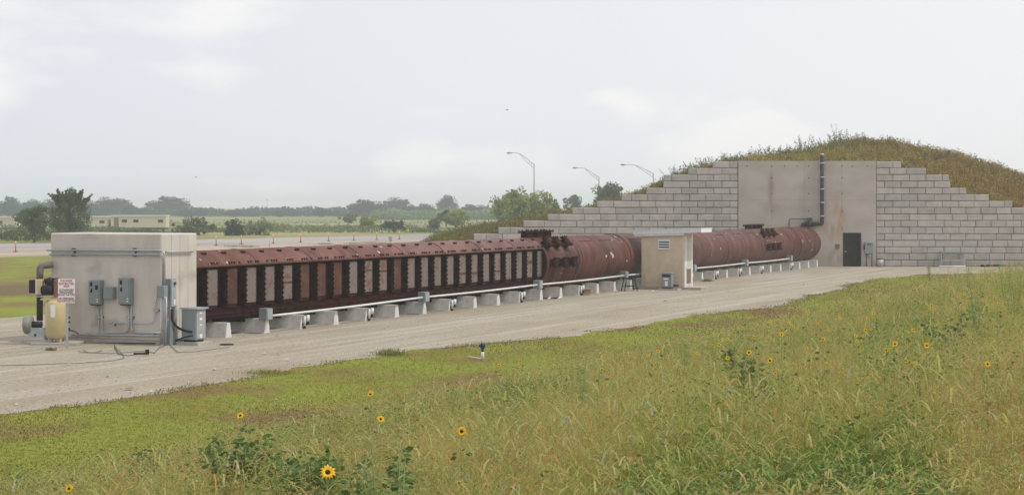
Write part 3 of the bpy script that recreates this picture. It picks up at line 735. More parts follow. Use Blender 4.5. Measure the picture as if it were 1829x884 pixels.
# end stub blocks close to the facade sit side by side
# white conduit with grey junction boxes
bx_px = [(475, .63), (757, .67), (961, .70), (1115, .74), (1237.5, .76), (1331, .76), (1410.5, .77)]
RV = -30.62
jb_u = [u_at(p, RV) for p, _ in bx_px]
def jbox(u, z, hb=.19, front=True):
    t = tthing('junction_box', 'x', 'electrical box', u, RV, z, 'grey junction boxes along the white conduit')
    MB().box(-.17, .17, -.14, .16, -hb, hb).build('housing', M['grey_enclosure'], t, .01)
    MB().box(-.14, .14, -.165, -.142, -hb+.03, hb-.03).build('cover', M['galvanised'], t)
    MB().box(-.03, .03, -.03, .03, -z+.47, -hb).build('post', M['galvanised'], t)
    return t
names = ['nearest the concrete room', 'above the eighth footing', 'just before the nozzle group', 'beside the black stool left of the tan shed', 'right behind the tan shed',
         'in the middle between tan shed and facade', 'farthest along, nearest the facade']
for (u, (px, z), nm) in zip(jb_u, bx_px, names):
    jbox(u, z)['label'] = 'grey junction box on the conduit ' + nm
zs = [.56, .66, .70, .73, .74, .75, .76]
for i in range(6):
    a, b = jb_u[i]+.17, jb_u[i+1]-.17
    pts = [UV(a+(b-a)*q/8, RV+.04, zs[i]+(zs[i+1]-zs[i])*q/8 - .02*math.sin(math.pi*q/8)) for q in range(9)]
    lab = ['from the concrete room end to the second junction box', 'between the second and third junction boxes', 'between the third box and the black stool', 'running behind the tan shed',
           'from the tan shed to the middle junction box', 'reaching the last junction box by the facade'][i]
    tag(MB().tube(pts, .038, 8).build('conduit', M['white_pipe']), 'white conduit ' + lab, 'conduit', 'white conduit runs along the footings')
# white canisters clamped to footing ends
can0 = None
for q, k in enumerate((2, 4, 7, 10, 13, 18, 20, 22, 24, 26, 29)):
    u = foot_u[k]
    if can0 is None:
        can0 = tthing('canister_fixture', 'x', 'fixture', u, -30.7, 0, 'white canisters clamped to the footings')
        MB().cyl((.16, -.09, .25), (.16, -.09, .46), .062, n=12).build('canister', M['white'], can0)
        MB().cyl((.0, -.06, .1), (.0, -.06, .44), .045, n=10).build('pipe', M['white_pipe'], can0)
        m_ = MB(); m_.cyl((.16, -.09, .15), (.16, -.09, .25), .035, n=8); m_.box(-.06, .20, -.05, -.01, .13, .18); m_.cyl((0, -.06, .02), (0, -.06, .1), .05, n=8); m_.build('bracket', M['black'], can0)
        o = can0
    else: o = copy_tree(can0); o.location = UV(u, -30.7, 0)
    o['label'] = f'{ordn(q)} small white canister clamped to a footing end, counted from the concrete room'

# ------------------------------------------------------------------ concrete room and its equipment
BU, BV = 40.0, -30.8
BW = BV - v_at(90, BU); BL = 1.75; BH = 3.28
def room():
    t = tthing('concrete_room', 'square bare concrete room with conduits at the near end of the tube', 'building', BU, BV)
    m = bpy.data.materials.new('board_formed_concrete'); m.use_nodes = True; tt = m.node_tree; n = tt.nodes; l = tt.links; b = n['Principled BSDF']; b.inputs['Roughness'].default_value = .9
    co = n.new('ShaderNodeTexCoord')
    def noise(sc, det=5):
        ma = n.new('ShaderNodeMapping'); ma.inputs['Scale'].default_value = sc; l.new(co.outputs['Object'], ma.inputs[0])
        q = n.new('ShaderNodeTexNoise'); q.inputs['Scale'].default_value = 1; q.inputs['Detail'].default_value = det; l.new(ma.outputs[0], q.inputs['Vector']); return q.outputs[0]
    def ramp(src, p0, p1, c0, c1):
        r = n.new('ShaderNodeValToRGB'); r.color_ramp.elements[0].position = p0; r.color_ramp.elements[1].position = p1
        r.color_ramp.elements[0].color = (*c0, 1); r.color_ramp.elements[1].color = (*c1, 1); l.new(src, r.inputs[0]); return r.outputs[0]
    a = ramp(noise((.9, .9, .8)), .35, .66, (.53, .485, .43), (.60, .56, .515))
    c = ramp(noise((2.2, 2.2, .5), 3), .38, .64, (.92, .92, .93), (1.04, 1.03, 1.02))
    mm = n.new('ShaderNodeMix'); mm.data_type = 'RGBA'; mm.blend_type = 'MULTIPLY'; mm.inputs[0].default_value = 1; l.new(a, mm.inputs[6]); l.new(c, mm.inputs[7])
    d = ramp(noise((.7, .7, 1.3), 4), .56, .68, (0, 0, 0), (.5, .5, .5))
    m2 = n.new('ShaderNodeMix'); m2.data_type = 'RGBA'; l.new(d, m2.inputs[0]); l.new(mm.outputs[2], m2.inputs[6]); m2.inputs[7].default_value = (.29, .235, .19, 1)
    l.new(m2.outputs[2], b.inputs['Base Color'])
    MB().box(0, BL, 0, BW, .12, BH).build('wall', m, t, .03)
    MB().box(-.03, BL, -.03, BW+.02, 0, .12).build('footing', M['concrete'], t)
    g = MB()
    for xx in (.5, .9, 1.3): g.box(xx-.004, xx+.004, -.002, .002, .15, BH-.05)
    g.build('form_line', M['joint'], t); return t
room()
def fp(px, py, off=.06):                               # point on the front face of the room
    v = v_at(px, BU-off); p = UV(BU-off, v); return UV(BU-off, v, z_at(py, p.y))
def sp(px, py, off=.06):                               # point on the right face of the room
    u = u_at(px, BV+off); p = UV(u, BV+off); return UV(u, BV+off, z_at(py, p.y))
def gp(px, py, h=.02): p = on_ground(px, py); p.z = h; return p
def cable(name, pts, r, m, label, cat='conduit', smooth=True, group=None, n=8):
    return tag(MB().tube(smooth_path(pts) if smooth else pts, r, n).build(name, m), label, cat, group)
GA = M['galvanised']; cg = 'conduits on the concrete room'
cable('conduit', [fp(84, 447), fp(288, 447), fp(294, 452), fp(294, 508)], .03, GA, 'upper of two horizontal conduits crossing the room front and dropping at the corner', group=cg)
cable('conduit', [fp(88, 454.3), fp(286, 454.3), fp(290.5, 459), fp(290.5, 510)], .028, GA, 'lower of two horizontal conduits across the front of the concrete room', group=cg)
cable('conduit', [sp(296, 450), sp(345, 449.2)], .028, GA, 'horizontal conduit on the bright right face of the concrete room', group=cg)
cable('conduit', [fp(176, 543), fp(176, 594), fp(176, 595)], .022, GA, 'left of two vertical conduits below the left switch box', group=cg)
cable('conduit', [fp(182, 543), fp(182, 589), fp(186, 594), fp(222, 594), fp(230, 588), fp(230, 543)], .022, GA, 'looping conduit joining the left and right switch boxes', group=cg)
cable('conduit', [fp(234.5, 543), fp(234.5, 588), fp(243, 594.2), fp(290, 594.2)], .026, GA, 'conduit dropping from the right switch box and turning to the corner', group=cg)
cable('conduit', [fp(128, 597.5), fp(292, 599.5)], .028, GA, 'lowest horizontal conduit along the foot of the concrete room', group=cg)
cable('conduit', [fp(196, 577.5), fp(270, 578.5), fp(277, 571), fp(278, 536), fp(286, 524)], .016, GA, 'thin conduit curving up to the corner box', group=cg)
tag(MB().tube([fp(142, 612, .05), fp(277, 612.8, .05)], .02, 6).build('kick_rail', M['dark_grey']), 'dark rail along the foot of the concrete room front', 'rail')
def wall_box(name, label, px0, px1, py0, py1, dep, wins=0, cat='electrical box', group='grey switch boxes on the concrete room'):
    v0, v1 = v_at(px0, BU), v_at(px1, BU); Y = Yuv(BU, (v0+v1)/2); z0, z1 = z_at(py1, Y), z_at(py0, Y)
    t = tthing(name, label, cat, BU-.002, v1, z0, group); w = v1-v0; h = z1-z0
    MB().box(-dep, 0, 0, w, 0, h).build('housing', M['grey_enclosure'], t, .012)
    MB().box(-dep-.012, -dep, .03, w-.03, .03, h-.03).build('cover', M['grey_enclosure'], t)
    if wins:
        for zz in (h*.82, h*.56): 
            q = MB(); q.prism([(w*.62, zz-.05), (w*.82, zz-.05), (w*.72+.03*(1 if zz > h*.7 else 0), zz+.07), (w*.62, zz+.07)], -dep-.02, -dep-.011, ax='x'); q.build('window', M['black'], t)
        q = MB(); q.box(-dep-.03, -dep-.011, w*.08, w*.2, h*.10, h*.15); q.box(-dep-.03, -dep-.011, w*.08, w*.2, h*.2, h*.24); q.build('switch', M['white'], t)
        q = MB(); q.box(-dep+.02, -.02, w*.15, w*.85, -.03, -.001); q.build('gland', M['black'], t)
        if wins == 2:
            q = MB(); q.box(-dep-.05, -dep-.011, w*.12, w*.28, h*.62, h*.8); q.build('switch_handle', M['black'], t)
    return t
wall_box('electrical_box', 'tall grey switch box with dark windows, left one on the room front', 166.5, 186, 500, 543, .22, 2)
wall_box('electrical_box', 'blank square grey box between the two tall switch boxes', 190.5, 208, 512, 534, .16, 0)
wall_box('electrical_box', 'tall grey switch box with dark windows, right one on the room front', 218.5, 239, 496, 543, .2, 1)
t = wall_box('electrical_box', 'square grey box wrapped on the front corner of the concrete room', 287, 300.5, 509.5, 531, .20, 0)
def side_box(px0, px1, py0, py1, dep, label):
    u0, u1 = u_at(px0, BV+dep), u_at(px1, BV+dep); p = UV(u0, BV+dep); z0, z1 = z_at(py1, p.y), z_at(py0, p.y); t = tthing('electrical_box', label, 'electrical box', u0, BV+.002, z0, 'grey switch boxes on the concrete room')
    w = u1-u0; h = z1-z0
    MB().box(0, w, -dep, 0, 0, h).build('housing', M['grey_enclosure'], t, .012)
    MB().box(.03, w-.03, -dep-.012, -dep, .03, h-.03).build('cover', M['galvanised'], t)
    MB().box(.12, .2, -dep-.05, -dep-.012, h*.78, h*.88).build('switch_handle', M['dark_grey'], t)
    MB().box(w*.55, w*.75, -dep-.016, -dep-.011, h*.1, h*.28).build('warning_label', M['white'], t)
side_box(305, 315, 498, 549, .24, 'tall light grey switch panel on the right face of the concrete room')
for i, (a, b) in enumerate(((290, 304), (292, 306), (294.5, 308), (297, 310))):
    top = fp(a, 530, .14+.02*i); mid = fp(a+.3, 575, .12+.02*i); mid2 = fp(a+.6, 582, .12); 
    end = UV(BU-.12+.0*i, BV+.06+.06*i, .05)
    cable('conduit', [top, fp(a+.3, 572, .14+.02*i), end], .026, GA, f'{ordn(i)} of four slanting conduits bundled below the corner box', group=cg)
t = tthing('cable_trough', 'grey steel trough standing at the right foot of the concrete room', 'cable trough', BU+.1, BV+.03, 0)
q = MB(); q.prism([(0, 0), (.75, 0), (.75, .16), (.25, .2), (0, .75)], -.22, 0); q.build('cover', M['grey_enclosure'], t, .01)
MB().box(.30, .40, -.16, -.04, .2, 1.15).build('riser', GA, t)
for i, (px, py, wdt, lab) in enumerate(((131, 450.5, .12, 'left bracket holding the two upper conduits'), (240, 450.5, .12, 'right bracket holding the two upper conduits'),
        (177, 566, .3, 'bracket below the left switch box'), (232, 566.5, .3, 'bracket below the right switch box'), (159, 597, .14, 'bracket on the lower conduits below the sign side'), (274, 597, .14, 'bracket on the lower conduits at the right corner'),
        (204, 579, .10, 'small bracket on the thin curving conduit'), (279, 554, .22, 'bracket on the thin conduit near the corner'))):
    p = fp(px, py, .03); u, v = uv_of(p.x, p.y); t = tthing('pipe_bracket', 'dark steel ' + lab, 'bracket', u, v, p.z, 'strut brackets on the concrete room')
    h = .12 if i < 2 else .025
    MB().box(-.015, .03, -wdt/2, wdt/2, -h, h).build('strut', M['dark_grey'], t)
    MB().box(-.055, -.015, -wdt/2+.02, wdt/2-.02, -.03, .02).build('clamp', GA, t)

# power cabinet on its pad
def cabinet(label, u, v, w, d, h, z0):
    t = tthing('power_cabinet', label, 'cabinet', u, v, z0)
    MB().box(0, d, 0, w, .06, h).build('housing', M['grey_enclosure'], t, .012)
    MB().box(-.03, d+.03, -.07, w+.03, h, h+.05).build('lid', M['galvanised'], t)
    MB().box(.04, d-.04, -.012, 0, .1, h-.03).build('door', M['galvanised'], t)
    MB().box(.05, d-.05, .05, w-.05, 0, .06).build('base', M['black'], t)
    for (a, b) in ((.12, .24), (.5, .54), (.66, .74), (.86, .9)): MB().box(d*.35, d*.6, -.016, -.0121, h*a, h*b).build('sticker', M['white'], t)
    return t
tag(MB().box(0, .75, -.15, .65, 0, .1).build('concrete_pad', M['concrete']), 'low concrete pad under the grey power cabinet', 'pad').matrix_world = Matrix.Translation(UV(40.3, -29.85)) @ Matrix.Rotation(TU, 4, 'Z')
cabinet('waist-high grey power cabinet on a pad beside the concrete room', 40.4, -29.85, .52, .5, .96, .10)
pc = UV(40.3, -30.5, .0)
cable('cable', [UV(40.30, -30.62, 1.05), UV(40.25, -30.6, .72), UV(40.3, -30.45, .52), UV(40.36, -30.2, .42), UV(40.39, -29.98, .40)], .035, M['rubber'], 'thick black cord curving into the grey power cabinet', 'cord')
cable('cable', [UV(40.28, -30.5, .12), UV(40.33, -30.3, .22), UV(40.38, -29.95, .30)], .018, M['rubber'], 'thin dark cord low on the grey power cabinet', 'cord')

# air compressor on a vertical tank
def compressor():
    tp = on_ground(96, 611, .1); t = thing('air_compressor', 'cream vertical tank air compressor with black pump beside the concrete room', 'compressor', (tp.x, tp.y+.35, .09)); s = F/(tp.y+.35)
    zc = lambda py: z_at(py, tp.y+.35)-.09; xc = lambda px: (px-HX)/s - tp.x
    r = .335; z0, z1 = zc(606), zc(534)
    MB().lathe([(0, z0), (.14, z0+.015), (.25, z0+.05), (r, z0+.16), (r, z1-.12), (.27, z1-.03), (.12, z1), (0, z1)], n=32).build('tank', M['cream_tank'], t)
    for a in (-.8, .8, 2.6): MB().box(-.03+math.cos(a)*.22, .03+math.cos(a)*.22, -.03+math.sin(a)*.22, .03+math.sin(a)*.22, 0, z0+.1).build('leg', M['cream_tank'], t)
    MB().box(-.10, .04, -r-.006, -r+.02, zc(565), zc(543)).build('label_plate', M['white'], t)
    MB().box(xc(76), xc(108), -.22, .22, z1-.02, z1+.03).build('platform', M['cream_tank'], t)
    q = MB(); q.lathe([(0, -.17), (.13, -.17), (.15, -.14), (.15, .15), (.12, .2), (0, .2)], (xc(86), -.08, zc(518)), 18, axis='x'); q.build('motor', M['black'], t)
    q = MB(); q.box(xc(84), xc(100), -.1, .18, zc(514), zc(505)); q.cyl((xc(80), .02, zc(503)), (xc(92), .02, zc(500)), .09, n=12); q.cyl((xc(90), .02, zc(511)), (xc(90), .02, zc(497)), .10, n=12); q.cyl((xc(97), .05, zc(511)), (xc(97), .05, zc(497)), .09, n=12)
    for k in range(5): q.cyl((xc(97), .05, zc(510)+k*.05), (xc(97), .05, zc(510)+k*.05+.02), .12, n=12)
    q.build('pump', M['black'], t)
    MB().box(xc(99), xc(103.5), -.22, .3, zc(530), zc(498)).build('belt_guard', M['brown_box'], t, .02)
    MB().box(xc(66), xc(77), -.15, .2, zc(524), zc(499)).build('control_case', M['cream_tank'], t, .01)
    MB().box(xc(54.5), xc(66)-.002, -.17, .2, zc(523), zc(499.5)).build('air_filter', M['black'], t, .01)
    MB().box(xc(66), xc(68.5), -.17, -.151, zc(525), zc(498)).build('case_edge', M['shed_trim'], t)
    for py in (567, 575, 587): MB().cyl((r*.95, 0, zc(py)), (r+.05, 0, zc(py)), .03, n=8).build('valve', M['black'], t)
    MB().tube(smooth_path([(r, 0, zc(590)), (r+.15, -.02, zc(590)), (r+.32, -.05, zc(596))]), .018, 6).build('hose', M['rubber'], t)
    pad = tag(MB().box(-.65, .7, -.45, .55, 0, .085).build('concrete_pad', M['concrete']), 'low concrete pad under the cream air compressor', 'pad'); pad.location = (tp.x, tp.y+.35, 0)
compressor()
def blower():
    p = on_ground(62, 612); t = thing('blower', 'grey centrifugal blower with black motor at the far left', 'blower', (p.x, p.y+.3, 0)); Y = p.y+.3; s = F/Y
    zc = lambda py: z_at(py, Y); xc = lambda px: (px-HX)/s - p.x
    MB().box(xc(47), xc(80), -.3, .35, 0, .11).build('plinth', M['concrete'], t)
    MB().box(xc(54), xc(80), -.16, .2, .112, zc(584.5)).build('stand', M['galvanised'], t)
    MB().lathe([(.05, -.14), (.24, -.14), (.28, -.1), (.29, 0), (.27, .08), (.1, .1), (.05, .1)], (xc(52), 0, zc(580)), 28, axis='x').build('fan_housing', mat('green_grey', (.26, .27, .235), .6, var=.15), t)
    MB().lathe([(0, -.17), (.085, -.17), (.1, -.14), (.1, .17), (0, .18)], (xc(65), 0, zc(579.5)), 16, axis='x').build('motor', M['black'], t)
    MB().box(xc(64), xc(67), -.165, -.161, zc(600), zc(595)).build('plug', M['black'], t)
    d = thing('exhaust_duct', 'dark vertical duct with a grey elbow entering the concrete room', 'pipe', (p.x, Y+.15, 0))
    MB().cyl((xc(68.5), 0, zc(573)), (xc(68.5), 0, zc(500)), .095, n=16).build('pipe', M['black_iron'], d)
    MB().tube(smooth_path([(xc(68.5), 0, zc(502)), (xc(69), 0, zc(475)), (xc(90), .15, zc(473))], 8), .105, 14).build('elbow', mat('dull_grey', (.15, .15, .14), .6, var=.2, vscale=4), d)
    for py in (531, 527): MB().cyl((xc(68.5), 0, zc(py)), (xc(68.5), 0, zc(py)+.03), .125, n=16).build('collar', M['galvanised'], d)
blower()
def sign():
    p = on_ground(119.5, 622); s = F/p.y; t = thing('warning_sign', 'white warning sign with red and black lettering on a steel post', 'sign', (p.x, p.y, 0))
    MB().box(-.035, .035, 0, .035, 0, z_at(500, p.y)).build('post', M['galvanised'], t)
    x0, x1 = (103-119.5)/s, (135-119.5)/s; z0, z1 = z_at(541, p.y), z_at(498, p.y)
    MB().box(x0, x1, -.012, -.002, z0, z1).build('board', M['white'], t)
    b = MB(); e = .012; b.box(x0, x0+e, -.0135, -.0121, z0, z1); b.box(x1-e, x1, -.0135, -.0121, z0, z1); b.build('border', M['sign_red'], t)
    rows = (('DANGER', 501.5, 'r', .34), ('RESTRICTED', 506.8, 'r', .43), ('AREA', 511.2, 'r', .18), ('AUTHORIZED', 518, 'b', .42), ('PERSONNEL', 522.3, 'b', .40), ('BEYOND THIS POINT', 526.6, 'r', .49),
            ('NO TRESPASSING', 533.2, 'b', .44), ('VIOLATORS PROSECUTED', 537.6, 'r', .49))
    for txt, py, c, w in rows:
        cu = bpy.data.curves.new('lettering', 'FONT'); cu.body = txt; cu.align_x = 'CENTER'; cu.align_y = 'CENTER'; cu.size = .085; cu.extrude = .001; cu.offset = .0012
        o = bpy.data.objects.new('lettering', cu); COL.objects.link(o); o.parent = t; o.rotation_euler = (R(90), 0, 0)
        bpy.context.view_layer.update(); k = w/max(.01, o.dimensions.x); o.scale = (k, 1, 1)
        cu.materials.append(M['sign_red' if c == 'r' else 'sign_black'])
        me = bpy.data.meshes.new_from_object(o); bpy.data.objects.remove(o); o = bpy.data.objects.new('lettering', me); COL.objects.link(o); o.parent = t
        o.rotation_euler = (R(90), 0, 0); o.scale = (k, 1, 1); o.location = ((x0+x1)/2, -.0145, z_at(py, p.y))
sign()
# cables on the gravel
cc = [(-30, 655), (60, 653), (140, 650), (200, 646), (222, 641), (219, 634), (207, 622), (204, 616)]
def gcable(pts, r, m, label, group='cables lying on the gravel'):
    return cable('cable', [gp(a, b, .02+r) for a, b in pts], r, m, label, 'cable', False, group, 5)
gcable(cc, .009, M['cable'], 'blue grey cable running to the left edge over the gravel')
gcable([(140, 629), (152, 631), (170, 632), (195, 633), (225, 631), (245, 629), (262, 629), (275, 632), (285, 622), (296, 618)], .011, M['cable'], 'blue grey cable looping before the concrete room')
gcable([(148, 626), (158, 631), (172, 631), (182, 627)], .009, M['cable'], 'short loose cable loop left of the black cable end')
gcable([(204, 621), (212, 634), (228, 637), (246, 634)], .010, M['rubber'], 'black cable lying before the concrete room')
gcable([(304, 618), (318, 631), (345, 630), (382, 625), (410, 622)], .010, M['cable'], 'grey cable from the power cabinet along the gravel')
p = gp(253, 635, .03); t = thing('cable_connector', 'black cable connector lying on the gravel', 'connector', p, .3); q = MB(); q.cyl((-.22, 0, .03), (.1, 0, .03), .03, n=8); q.box(.1, .2, -.05, .05, 0, .14); q.build('plug', M['black'], t, .01)
p = gp(405, 616, .01); t = thing('drain_cover', 'small dark cover in the gravel by the first footing', 'cover', p); MB().lathe([(0, .02), (.2, .02), (.22, 0)], n=16).build('lid', M['dark_rust_and_shade'], t)

# ------------------------------------------------------------------ shed and things beside it
def shed():
    u0 = 77.7; vl, vr = v_at(1146, u0), v_at(1222, u0); w = vr-vl; dd = 1.15; zb = .13
    Yl, Yr = Yuv(u0, vl), Yuv(u0, vr)
    t = tthing('utility_shed', 'small tan shed with a white tilted flat roof standing before the tube', 'shed', u0, vr, 0)
    zl, zr = z_at(421, Yl), z_at(419, Yr)
    q = MB(); q.prism([(0, zb), (w, zb), (w, zl), (0, zr)], 0, dd, ax='x'); q.build('wall', M['shed_wall'], t)
    MB().box(-.12, dd+.1, -.9, w+.1, 0, zb).build('slab', M['concrete'], t)
    # roof tilts up toward the right hand (local -y) side
    zr2, zl2 = z_at(407, Yr), z_at(411.5, Yl); o1, o2 = -.95, w+.38
    q = MB(); q.prism([(o1, zr2-.05+.0), (o2, zl2-.05), (o2, zl2), (o1, zr2)], -.22, dd+.25, ax='x'); q.build('roof', M['shed_roof'], t)
    q = MB(); q.prism([(o1, zr2-.21), (o2, zl2-.21), (o2, zl2-.052), (o1, zr2-.052)], -.20, -.16, ax='x'); q.prism([(-.02, zr2-.36), (o2-.06, zl2-.30), (o2-.06, zl2-.212), (-.02, zr2-.215)], -.16, -.01, ax='x'); q.build('front_fascia', M['shed_roof'], t)
    q = MB(); q.box(-.16, dd+.2, o1, o1+.04, zr2-.22, zr2-.055); q.build('gutter', M['fascia_white'], t)
    q = MB(); q.box(-.15, dd+.2, o1+.05, -.02, zr2-.17, zr2-.12); q.build('soffit', M['shed_trim'], t)
    q = MB(); q.box(-.025, 0, -.025, .09, zb, zr-.02); q.box(0, .12, -.025, 0, zb, zr-.02); q.build('corner_trim', M['shed_trim'], t)
    q = MB(); q.box(.98, dd, -.03, 0, zb, zr-.02); q.box(.12, .24, -.03, 0, zb, zr-.1); q.build('door_trim', M['fascia_white'], t)
    d = MB().box(.25, .97, -.012, 0, zb+.02, zr-.2).build('door', M['shed_trim'], t)
    MB().box(.28, .40, -.05, -.012, 1.0, 1.06).build('handle', M['galvanised'], d)
    MB().box(.26, .9, -.025, -.0125, .3, 1.0).build('door_panel', mat('door_brown', (.19, .14, .105), .7), d)
    # louvre
    def fy(px): return vr - v_at(px, u0)
    ya, yb = fy(1197.5), fy(1176); Ym = Yuv(u0, vr-ya); z1, z0 = z_at(427, Ym), z_at(446, Ym)
    lv = MB().box(-.05, -.002, ya, yb, z0, z1).build('louvre', M['shed_roof'], t)
    for k in range(3):
        zz = z1-.06-(k+1)*.125; MB().box(-.056, -.0505, ya+.05, yb-.05, zz, zz+.065).build('slot', M['dark_grey'], lv)
    MB().box(-.05, 0, fy(1155), fy(1153), .13, .8).build('pipe_stub', M['shed_wall'], t)
    # transformer at the front
    p = UV(u0-.75, v_at(1199, u0-.75), 0); uu, vv = uv_of(p.x, p.y)
    tr = tthing('power_cabinet', 'grey transformer cabinet on a pad against the front of the tan shed', 'cabinet', uu, vv, .09); W_ = .52; H_ = .72
    MB().box(0, .38, 0, W_, .05, H_).build('housing', M['grey_enclosure'], tr, .012); MB().box(-.05, .42, -.03, W_+.03, H_, H_+.05).build('lid', M['galvanised'], tr)
    MB().box(-.008, 0, .06, W_-.06, H_-.16, H_-.06).build('vent', M['black'], tr); MB().box(-.008, 0, .18, .33, .12, .36).build('sticker', M['white'], tr); MB().box(-.008, 0, .15, .4, .42, .5).build('sticker', M['fascia_white'], tr)
    MB().box(.03, .35, .03, W_-.03, 0, .05).build('base', M['black'], tr)
    pd = tag(MB().box(-.08, .5, -.35, W_+.15, 0, .085).build('concrete_pad', M['concrete']), 'low concrete pad under the transformer cabinet of the shed', 'pad'); pd.matrix_world = Matrix.Translation(UV(uu, vv)) @ Matrix.Rotation(TU, 4, 'Z')
    MB().box(-.0, .2, -.32, -.1, .09, .2).build('small_box', M['rust_leg'], tr)
shed()
def stool():
    uq = u_at(1124, -30.15); p = UV(uq, -30.15); t = thing('step_stool', 'black metal stool standing left of the tan shed', 'stool', (p.x, p.y, .006), .35)
    q = .30; MB().box(-.27, .27, -.2, .2, .60, .64).build('seat', M['black'], t)
    for sx_, sy_ in ((-1, -1), (1, -1), (1, 1), (-1, 1)): MB().tube([(sx_*.22, sy_*.15, .6), (sx_*.33, sy_*.2, 0)], .022, 6).build('leg', M['black'], t)
    MB().box(-.29, .29, -.2, -.17, .22, .25).build('rung', M['black'], t); MB().box(-.29, .29, .17, .2, .22, .25).build('rung', M['black'], t)
stool()
p = on_ground(1047, 527.5); t = thing('cardboard_box', 'brown cardboard box on the gravel before the footings', 'box', (p.x, p.y+.15, .006), .25)
MB().box(-.18, .18, -.14, .14, 0, .22).build('carton', M['cardboard'], t); q = MB(); q.poly([(-.18, -.14, .221), (.18, -.14, .221), (.2, -.2, .27), (-.17, -.2, .27)]); q.poly([(-.18, .14, .221), (.18, .14, .221), (.18, .05, .26), (-.18, .05, .26)]); q.build('flap', M['cardboard'], t)
p = on_ground(978, 534); t = thing('folded_tarp', 'small heap of red and white cloth on the gravel by a footing', 'cloth', (p.x, p.y, .006), .2)
q = MB(); rr = random.Random(3)
for k in range(7): x = -.45+k*.15; q.cyl((x, rr.uniform(-.05, .05), .0), (x+.16, rr.uniform(-.06, .06), .03+rr.uniform(0, .05)), .05, .03, n=6, mi=k % 3)
q.build('cloth', [M['white'], M['red_paint'], M['black']], t)
# water riser in the lawn
p = on_ground(862, 644); t = thing('water_riser', 'short white pipe with dark blue valve standing in the lawn', 'pipe', (p.x, p.y, 0)); s = F/p.y
MB().cyl((0, 0, 0), (0, 0, .24), .042, n=10).build('pipe', M['pvc'], t)
q = MB(); q.cyl((0, 0, .24), (0, 0, .33), .036, n=10); q.lathe([(.04, .32), (.075, .37), (.07, .44), (.03, .47), (0, .47)], n=12); q.cyl((-.1, 0, .39), (.02, 0, .42), .03, n=8); q.build('valve', M['blue_cap'], t)
p2 = on_ground(843, 640); tag(MB().tube([(p2.x-.1, p2.y, .05), (p.x, p.y, .05)], .02, 6).build('plastic_pipe', M['pvc']), 'thin white pipe lying in the lawn by the riser', 'pipe')

# ------------------------------------------------------------------ far things
# street lamps
def lamp(px, py_top, hx, hy, Y, label):
    s = F/Y; z1 = z_at(py_top, Y); t = thing('street_lamp', label, 'street lamp', ((px-HX)/s, Y, 0), 0, 'street lamps beyond the hill')
    MB().tube([(0, 0, 0), (0, 0, z1)], [.15, .10], 8).build('pole', M['lamp_metal'], t)
    ex, ez = (hx-px)/s, z1+(py_top-hy)/s
    up = [Vector((0, 0, z1-.1)), Vector((ex*.35, 0, z1+(ez-z1)*.55)), Vector((ex*.62, 0, z1+(ez-z1)*.96)), Vector((ex*.82, 0, ez+.02)), Vector((ex, 0, ez))]
    lo = [Vector((0, 0, z1-.8)), Vector((ex*.30, 0, z1+(ez-z1)*.18)), Vector((ex*.60, 0, z1+(ez-z1)*.88))]
    q = MB(); q.tube(smooth_path(up), .05, 6); q.tube(lo, .04, 6)
    for f in (.2, .4): q.tube([up[0].lerp(up[1], f/.35*.5), lo[0].lerp(lo[1], f/.3*.55)], .03, 5)
    q.build('arm', M['lamp_metal'], t)
    MB().lathe([(.02, -.5), (.12, -.42), (.17, -.1), (.15, .25), (.05, .4)], (ex-.1, 0, ez), 10, axis='x').build('lamp_head', M['lamp_metal'], t)
lamp(954, 293, 911, 273.5, 300, 'tall street lamp left of the others, over the round tree')
lamp(1070, 316, 1028, 300, 315, 'middle street lamp before the grey green tree')
lamp(1167, 309, 1114, 294.5, 300, 'street lamp just left of the higher wall steps')
lamp(1242, 318, 1217, 302, 330, 'street lamp whose head barely shows above the wall steps')
# delineator posts
dp = None
for i, (px, py) in enumerate(((28, 450), (386, 438.5), (431, 436), (488, 435), (537, 432.8), (587, 431.2), (632, 430), (673, 428.6), (713, 427.6))):
    p = on_ground(px, py)
    if dp is None:
        dp = thing('delineator_post', 'x', 'traffic post', p, 0, 'orange posts along the far road')
        MB().cyl((0, 0, .04), (0, 0, .80), .055, .045, n=10).build('tube', M['orange'], dp); MB().cyl((0, 0, .80), (0, 0, .96), .05, .045, n=10).build('reflective_band', M['white'], dp)
        MB().box(-.19, .19, -.19, .19, 0, .05).build('base', M['rubber'], dp); o = dp
    else: o = copy_tree(dp); o.location = p
    o['label'] = f'{ordn(i)} orange delineator post from the left along the far road'
for px, py, h, lab in ((481, 441, 1.1, 'thin bare metal stake in front of the far road'), (697, 436, .8, 'short grey marker post before the far road on the right')):
    p = on_ground(px, py); t = thing('marker_post', lab, 'post', p); MB().cyl((0, 0, 0), (0, 0, h), .03, n=6).build('stake', M['galvanised'], t)
    if px > 600: MB().box(-.18, .18, -.03, -.01, h-.5, h).build('plate', M['lamp_metal'], t)
